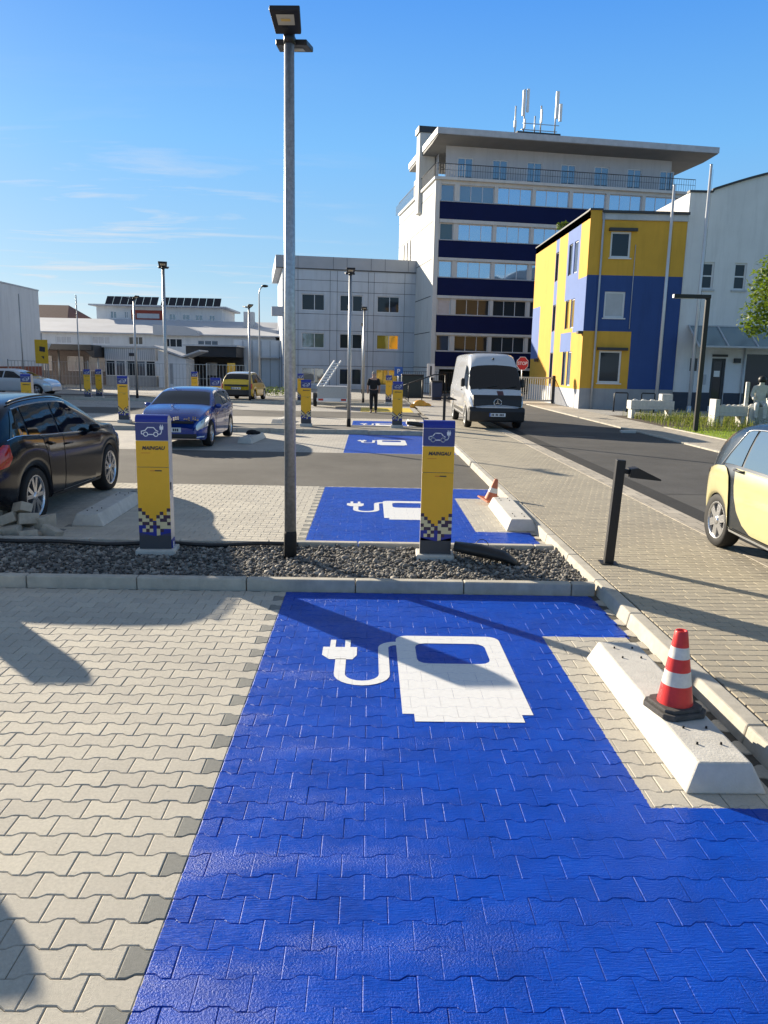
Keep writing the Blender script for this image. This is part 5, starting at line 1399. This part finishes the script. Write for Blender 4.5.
# flag poles
for k,(x,y,h,lab) in enumerate([(14.1,38,10.5,'white flag pole in front of the blue wall of the yellow house'),(15.75,38,11.45,'taller white flag pole in front of the white house')]):
    t=thing('flag_pole',lab,'flag pole',(x,y,.1),0,None)
    MB().tube([(0,0,0),(0,0,h*.5),(0,0,h)],[.085,.075,.06],14).build('pole',M('flagpole_white',(.62,.63,.64),.35,.2,var=.04) if k==0 else bpy.data.materials['flagpole_white'],t)
    MB().lathe([(.12,0),(.12,.3),(.09,.34)],14).build('foot',ALU,t)
    MB().lathe([(.06,h),(.065,h+.03),(0,h+.06)],14).build('cap',ALU,t)
    MB().tube([(.1,-.02,.9),(.1,-.02,h-.2)],.006,4).build('halyard',DARKTXT,t)
# two bare thin poles by the fence
for x,lab in ((-21.7,'thin bare pole rising beside the yellow road sign'),(-19.55,'thin bare pole right of the yellow road sign')):
    t=thing('thin_pole',lab,'pole',(x+(-.9 if x<-21 else .6),51.5,0)); MB().tube([(0,0,0),(0,0,6.1)],[.05,.035],8).build('pole',ALU,t); MB().box(-.12,.12,-.12,.12,0,.05).build('foot_plate',ALU,t)
# black angular street lamp on the grass
t=thing('street_lamp','black angular street lamp with one horizontal arm on the lawn across the road','street lamp',(10.82,25.4,.1))
b=MB(); b.box(-.07,.07,-.05,.05,0,4.38); b.build('pole',BLACKM,t,bevel=.006)
b=MB(); b.box(-1.12,.07,-.08,.08,4.28,4.40); b.build('arm',BLACKM,t,bevel=.006)
b=MB(); b.box(-1.128,-1.12,-.07,.07,4.285,4.395); b.build('end_cap',WHITEP,t)
b=MB(); b.box(-1.05,-.45,-.06,.06,4.27,4.279); b.build('lamp_lens',LAMPLENS,t)
# stop sign
t=thing('stop_sign','red octagonal stop sign at the corner of the yellow house','sign',(8.15,43.6,.1)); t.location=(8.28,42.5,.1)
MB().tube([(0,0,0),(0,0,2.75)],.035,8).build('pole',ALU,t)
oc=[(.42*math.cos(R(22.5+45*k)),2.42+.42*math.sin(R(22.5+45*k))) for k in range(8)]
t.scale=(.8,.8,.92)
MB().prism(oc,'y',-.06,-.04).build('rim_plate',WHITEP,t)
MB().prism([(x*.93,2.42+(z-2.42)*.93) for x,z in oc],'y',-.066,-.061).build('face_plate',SIGNRED,t)
V,Fc=text_mesh('STOP',.27,.004); MB().arr(upright(V,0,-.07,2.42),Fc).build('lettering',WHITEG,t)
# yellow site sign and give way triangle
t=thing('site_sign','yellow hanging sign with dark marks on a post at the left fence','sign',(-20.3,49,0))
MB().tube([(0,.05,0),(0,.05,3.6)],.04,8).build('pole',ALU,t); b=MB(); b.box(-.42,.38,-.02,.02,1.75,3.2); b.build('board',M('sign_yellow',(.78,.45,.02),.5,var=.06),t,bevel=.02)
b=MB(); b.poly([(-.15,-.024,2.5),(.2,-.024,2.45),(.22,-.024,2.75),(-.12,-.024,2.8)]); b.poly([(-.05,-.024,2.2),(.12,-.024,2.0),(.14,-.024,2.2)]); b.build('dark_mark',DARKTXT,t)
t=thing('give_way_sign','white triangular sign seen from the back beside the yellow sign','sign',(-20.75,50.5,0))
MB().tube([(0,.05,0),(0,.05,2.9)],.035,8).build('pole',ALU,t); MB().prism([(-.45,3.0),(0,2.2),(.45,3.0)],'y',-.01,.015).build('plate',WHITEP,t)
# parking signs near the stairs
t=thing('parking_sign','small blue sign on a thin post near the black handrail','sign',(1.9,52,0)); MB().tube([(0,0,0),(0,0,2.0)],.03,8).build('pole',ALU,t); MB().box(-.28,.28,-.04,-.02,1.4,2.0).build('plate',SIGNBLUE,t)
V,Fc=text_mesh('P',.42,.004); MB().arr(upright(V,0,-.045,1.7),Fc).build('lettering',WHITEG,t)
t=thing('notice_board','small white notice on a post near the black handrail','sign',(2.6,52,0)); MB().tube([(0,0,0),(0,0,1.5)],.03,8).build('pole',ALU,t); MB().box(-.22,.22,-.04,-.02,1.0,1.55).build('plate',WHITEP,t)
MB().box(-.08,.08,-.045,-.041,1.2,1.4).build('dark_mark',DARKTXT,t)
t=thing('info_pillar','white sign panel with dark stripe hanging beside the tower entrance','sign',(4.05,52,0)); MB().tube([(0,.05,0),(0,.05,1.6)],.03,8).build('pole',ALU,t); MB().box(-.25,.25,-.04,.04,1.35,2.25).build('panel',WHITEP,t,bevel=.01); MB().box(-.06,.06,-.05,-.041,1.5,2.1).build('dark_stripe',DARKTXT,t)
# black handrail, bins, yellow rubber cap
t=thing('handrail','black sloping handrail on posts behind the middle charging post','handrail',(1.5,46,0))
b=MB(); b.tube([(0,0,.75),(2.3,0,1.6),(3.0,0,1.62)],.035,8); b.build('top_rail',BLACKM,t); b=MB(); b.tube([(0,0,.2),(3.0,0,.25)],.03,8); b.build('low_rail',BLACKM,t)
for x,z in ((0,.75),(.8,1.05),(1.6,1.34),(2.95,1.62)): MB().tube([(x,0,0),(x,0,z)],.03,8).build('post',BLACKM,t)
t=thing('waste_bin','dark blue wheeled bin beside the black handrail','bin',(4.0,46.5,0))
MB().prism([(-.28,0),(.28,0),(.32,1.15),(-.32,1.15)],'y',-.3,.3).build('body',BINB,t,bevel=.03); MB().box(-.35,.35,-.36,.36,1.15,1.24).build('lid',BLACKP,t,bevel=.03)
t=thing('skip_container','dark closed container standing behind the handrail in the shade','container',(2.75,50.5,0)); MB().box(-.7,.7,-.5,.5,.1,1.45).build('body',M('dark_green_steel',(.018,.03,.03),.5,var=.1),t,bevel=.03); MB().box(-.72,.72,-.52,.52,1.45,1.55).build('lid',BLACKP,t,bevel=.03)
b=MB(); b.ball((0,0,.1),.28,12,0,(1.3,.9,.9)); b.ball((.35,.05,.05),.2,10,0,(1.2,.9,.8)); b.ball((-.3,.02,.03),.2,10,0,(1.1,.9,.7)); tag(b.build('sandbag',ORB,loc=(2.55,39.2,.05)),'crumpled amber plastic sack lying on the yellow painted patch','sack')
# bike stands by the yellow house
for k,(x,y,lab) in enumerate([(12.0,36.9,'black hoop bike stand in front of the yellow house'),(13.3,36.9,'right-hand black hoop bike stand, half behind the white trough')]):
    t=thing('bike_stand',lab,'bike stand',(x,y,.12),0,'hoop bike stands'); MB().tube([(-.32,0,0),(-.32,0,.86),(-.28,0,.9),(.28,0,.9),(.32,0,.86),(.32,0,0)],.03,8).build('hoop',BLACKM,t)
    for s in (-.32,.32): MB().box(s-.07,s+.07,-.07,.07,0,.012).build('foot_plate',BLACKM,t)
# white stone troughs
def trough(label,loc,L_,rz,back):
    t=thing('stone_trough',label,'trough',loc,rz,'white stone troughs on the planting')
    b=MB(); b.box(0,L_,0,.55,.38,.50); b.box(0,L_,0,.08,.50,.74); b.box(0,L_,.47,.55,.50,.74); b.box(0,.08,.08,.47,.5,.74); b.box(L_-.08,L_,.08,.47,.5,.74); b.build('basin',STATUE,t,bevel=.015)
    for x in (.06,L_-.2):
        b=MB(); b.box(x,x+.14,.04,.5,0,.38); b.build('leg',STATUE,t,bevel=.012)
    b=MB(); 
    if back: b.box(-.16,.0,.0,.55,0,.98)
    else: b.box(L_-.5,L_-.05,.1,.5,.74,1.02)
    b.build('side_block',STATUE,t,bevel=.015)
    for k in range(4): 
        b=MB(); b.ball((.25+k*L_*.2,.28,.74),.10,8,0,(1.2,1,.6)); b.build('stone_ball',STATUE,t)
    return t
trough('long white stone trough on legs below the first flag pole',(10.78,31.8,.12),1.8,0,False)
trough('white stone trough with tall end slab right of the black street lamp',(12.75,28.0,.12),1.05,0,True)
trough('white stone trough beside the seated stone figure',(13.95,28.9,.12),1.6,0,False)

# ------------------------------------------------------------------ figures
def skin_fig(name,verts,edges,radii,mat,parent=None,sub=2,root=0):
    me=bpy.data.meshes.new(name); me.from_pydata(verts,edges,[]); o=bpy.data.objects.new(name,me); COL.objects.link(o)
    m=o.modifiers.new('skin','SKIN'); m.use_smooth_shade=True
    for i,r_ in enumerate(radii):
        sv=me.skin_vertices[0].data[i]; sv.radius=r_ if isinstance(r_,tuple) else (r_,r_); sv.use_root=(i==root)
    s2=o.modifiers.new('sub','SUBSURF'); s2.levels=sub; s2.render_levels=sub
    me.materials.append(mat)
    dg=bpy.context.evaluated_depsgraph_get(); m2=bpy.data.meshes.new_from_object(o.evaluated_get(dg)); bpy.data.objects.remove(o)
    m2.name=name
    o=bpy.data.objects.new(name,m2); COL.objects.link(o); 
    if not m2.materials: m2.materials.append(mat)
    for p in m2.polygons: p.use_smooth=True
    if parent: o.parent=parent
    return o
# walking person in black, seen from behind
pr=thing('person','person in black T-shirt and black trousers walking across the car park','person',(.18,34.2,0),0)
V=[(0,0,.96),(0,.01,1.12),(0,.0,1.30),(0,-.01,1.45),(0,0,1.54),(0,.02,1.64),(0,.03,1.73),
 (.09,0,.92),(.10,.10,.52),(.10,.04,.09),(.11,.20,.05),(-.09,0,.92),(-.10,-.06,.51),(-.10,-.22,.13),(-.11,-.07,.05),
 (.19,-.01,1.43),(.25,-.05,1.17),(.24,.08,.94),(.23,.13,.84),(-.19,-.01,1.43),(-.25,.04,1.17),(-.26,.10,.93),(-.25,.14,.83)]
E_=[(0,1),(1,2),(2,3),(3,4),(4,5),(5,6),(0,7),(7,8),(8,9),(9,10),(0,11),(11,12),(12,13),(13,14),(3,15),(15,16),(16,17),(17,18),(3,19),(19,20),(20,21),(21,22)]
Rr=[(.16,.115),(.15,.11),(.175,.12),(.14,.10),.055,(.080,.092),(.065,.075),.10,.07,.05,.045,.10,.07,.05,.045,.07,.05,.038,.035,.07,.05,.038,.035]
body=skin_fig('person',V,E_,Rr,SKIN,pr)
def cloth(name,sel,mat,infl):
    idx=[i for i in range(len(V)) if i in sel]; mp_={i:k for k,i in enumerate(idx)}
    ed=[(mp_[a],mp_[b_]) for a,b_ in E_ if a in mp_ and b_ in mp_]
    rr=[tuple(x+infl for x in (Rr[i] if isinstance(Rr[i],tuple) else (Rr[i],Rr[i]))) for i in idx]
    return skin_fig(name,[V[i] for i in idx],ed,rr,mat,pr)
cloth('trousers',{0,7,8,9,11,12,13},CLOTH,.022)
cloth('t_shirt',{0,1,2,3,15,16,19,20},CLOTH,.022)
for (x,y,z,dy) in ((.105,.13,.05,.1),(-.105,-.16,.06,.1)): MB().ball((x,y,z),.07,10,0,(.75,1.9,.75)).build('shoe',BLACKP,pr)
MB().ball((0,.03,1.725),.088,12,0,(.9,1.05,.95)).build('hair',HAIRG,pr)
for s in (-1,1): MB().ball((s*.082,.03,1.66),.022,6,0,(.5,1,1.4)).build('ear',SKIN,pr)
# seated white stone figure with dark head covering
st=thing('stone_figure','white stone sculpture of a seated figure with a dark head on a block','sculpture',(14.25,28.1,.12),R(-20))
MB().box(-.35,.35,-.3,.35,0,.75).build('plinth_block',STATUE,st,bevel=.02)
V2=[(0,.1,.85),(0,.08,1.1),(0,.04,1.38),(0,.0,1.52),(0,-.03,1.62),(0,-.03,1.74),(.12,.0,.83),(.14,-.38,.82),(.14,-.40,.38),(.14,-.5,.33),(-.12,.0,.83),(-.14,-.38,.82),(-.14,-.40,.38),(-.14,-.5,.33),(.22,.02,1.42),(.30,-.05,1.15),(.22,-.28,1.0),(-.22,.02,1.42),(-.30,-.05,1.15),(-.22,-.28,1.0)]
E2=[(0,1),(1,2),(2,3),(3,4),(4,5),(0,6),(6,7),(7,8),(8,9),(0,10),(10,11),(11,12),(12,13),(2,14),(14,15),(15,16),(2,17),(17,18),(18,19)]
R2=[(.2,.16),(.18,.14),(.2,.14),.08,.10,.085,.12,.09,.07,.06,.12,.09,.07,.06,.09,.07,.05,.09,.07,.05]
skin_fig('figure',V2,E2,R2,STATUE,st)
MB().ball((0,-.01,1.72),.15,14,0,(1,1.05,.95)).build('head_cap',BLACKP,st)
MB().box(-.52,-.40,-.1,.2,.75,1.62).build('back_slab',STATUE,st,bevel=.02)

# ------------------------------------------------------------------ plants
def blades(name,n,reg,h0,h1,w_,mat,z,lean=.35,kink=True):
    V=[];F_=[]
    for _ in range(n):
        x,y=reg(); h=random.uniform(h0,h1)*(.6+.4*random.random()); a=random.uniform(0,2*PI); d=random.uniform(0,lean)*h
        cx_,cy_=math.cos(a),math.sin(a); ww=w_*random.uniform(.6,1.3); px,py=-cy_*ww,cx_*ww; o=len(V)
        V+=[(x-px,y-py,z),(x+px,y+py,z),(x+px*.7+cx_*d*.35,y+py*.7+cy_*d*.35,z+h*.6),(x-px*.7+cx_*d*.35,y-py*.7+cy_*d*.35,z+h*.6),(x+cx_*d,y+cy_*d,z+h)]
        F_+=[(o,o+1,o+2,o+3),(o+3,o+2,o+4)]
    b=MB(); b.arr(V,F_); return b.build(name,mat)
g=struct(blades('lawn_grass',16000,lambda:(random.uniform(10.46,17),27-13*random.random()**1.3),.05,.11,.006,GRASS,.115),'stuff'); tag(g,'short bright green grass of the lawn across the road','grass')
def herb_reg():
    while 1:
        x,y=random.uniform(10.7,17.5),random.uniform(25.9,33.5)
        if x>10.6+max(0,(y-27)*.06) and not (13.9<x<16 and y>32): return x,y
b=MB()
for _ in range(900):
    x,y=herb_reg(); h=random.uniform(.12,.42)*(1 if y<31 else .7); w_=random.uniform(.10,.24)
    V_,F__=[],[]
    for k in range(16):
        a=random.uniform(0,2*PI); rr=w_*random.random()**.5; zz_=h*random.uniform(.15,1.0); d=Vector((math.cos(a),math.sin(a),random.uniform(-.2,.9))).normalized(); s_=random.uniform(.03,.07)
        p=Vector((x+rr*math.cos(a),y+rr*math.sin(a),.12+zz_)); u=d.cross(Vector((0,0,1))).normalized()*s_*.35; o=len(V_)
        V_+=[tuple(p),tuple(p+d*s_*.5+u),tuple(p+d*s_),tuple(p+d*s_*.5-u)]; F__.append((o,o+1,o+2,o+3))
    b.arr(V_,F__)
gb=blades('planting',1900,herb_reg,.2,.55,.010,HERB,.11,.5)
me_=gb.data; b.arr([tuple(v.co) for v in me_.vertices],[tuple(p.vertices) for p in me_.polygons]); bpy.data.objects.remove(gb); bpy.data.meshes.remove(me_)
g=struct(b.build('planting',HERB),'stuff'); tag(g,'tall wild flowers and herbs around the white stone troughs','plants')
quadsheet('planting_bed',[(10.5,25.8),(18,25.8),(18,33.8),(10.5,33.8)],.1195+.004,SOIL)
def leaf_cloud(cents,n,size,spread):
    V=[];F_=[]
    for _ in range(n):
        c,r_=random.choice(cents); d=Vector((random.gauss(0,1),random.gauss(0,1),random.gauss(0,1))); d.normalize(); p=Vector(c)+d*r_*(random.random()**.45)
        a=Vector((random.gauss(0,1),random.gauss(0,1),random.gauss(0,.6))).normalized(); u=a.cross(d+Vector((.01,.02,.3))).normalized(); s=size*random.uniform(.6,1.35)
        o=len(V); V+=[tuple(p-a*s),tuple(p+u*s*.45),tuple(p+a*s),tuple(p-u*s*.45)]; F_.append((o,o+1,o+2,o+3))
    return V,F_
def tree(name,label,loc,h,r_,trunk_r,n,size,seed,cat='tree'):
    random.seed(seed); t=thing(name,label,cat,loc)
    b=MB(); top=h*.42; b.tube([(0,0,-.1),(.05,.02,top*.5),(0,0,top),(.05,0,h*.75)],[trunk_r*1.3,trunk_r,trunk_r*.8,trunk_r*.25],10)
    cents=[]
    for k in range(52):
        a=random.uniform(0,2*PI); el=random.uniform(-.5,1.2); rr=r_*random.uniform(.45,1.0)
        c=(math.cos(a)*math.cos(el)*rr,math.sin(a)*math.cos(el)*rr,h*.62+math.sin(el)*rr*1.0); cents.append((c,r_*random.uniform(.18,.34)))
        if k%2==0: b.tube([(0,0,top*random.uniform(.75,1.1)),(c[0]*.5,c[1]*.5,(top+c[2])*.5),c],[trunk_r*.4,trunk_r*.22,.015],6)
    b.build('trunk',BARK,t); V_,F__=leaf_cloud(cents,n,size,0); c=MB(); c.arr(V_,F__); c.build('crown',LEAF,t); return t
tree('broadleaf_tree','leafy green tree reaching in at the right edge in front of the white house',(14.85,24.4,.1),7.3,2.9,.16,30000,.085,5)
# small weed bush on the parapet of the yellow house
random.seed(3); c=MB(); V_,F__=leaf_cloud([((0,0,.25),.3),((.15,.1,.4),.2),((-.12,.2,.35),.2)],260,.07,0); c.arr(V_,F__); tag(c.build('bush',LEAF,loc=(10.72,45.5,9.72)),'little green bush growing on the parapet of the yellow house','bush')
random.seed(11); c=MB(); V_,F__=leaf_cloud([((x,0,.3),.35) for x in (0,.5,1.0,1.5)],700,.06,0); c.arr(V_,F__); tag(c.build('bush',LEAF,loc=(-7.0,50.5,0)),'low dark bushes at the foot of the grey building\'s left corner','bush')

# trees behind the viewer: they show only as reflections in the windows
first=tree('broadleaf_tree','tall leafy tree behind the viewer, reflected in the windows',(2,-30,0),11,4.6,.28,7000,.24,9)
first['group']='trees behind the viewer'
for x,y,a in ((11,-34,1.0),(20,-28,2.2),(-9,-36,3.5),(29,-34,.4)): dup(first,(x,y,0),a,group='trees behind the viewer')
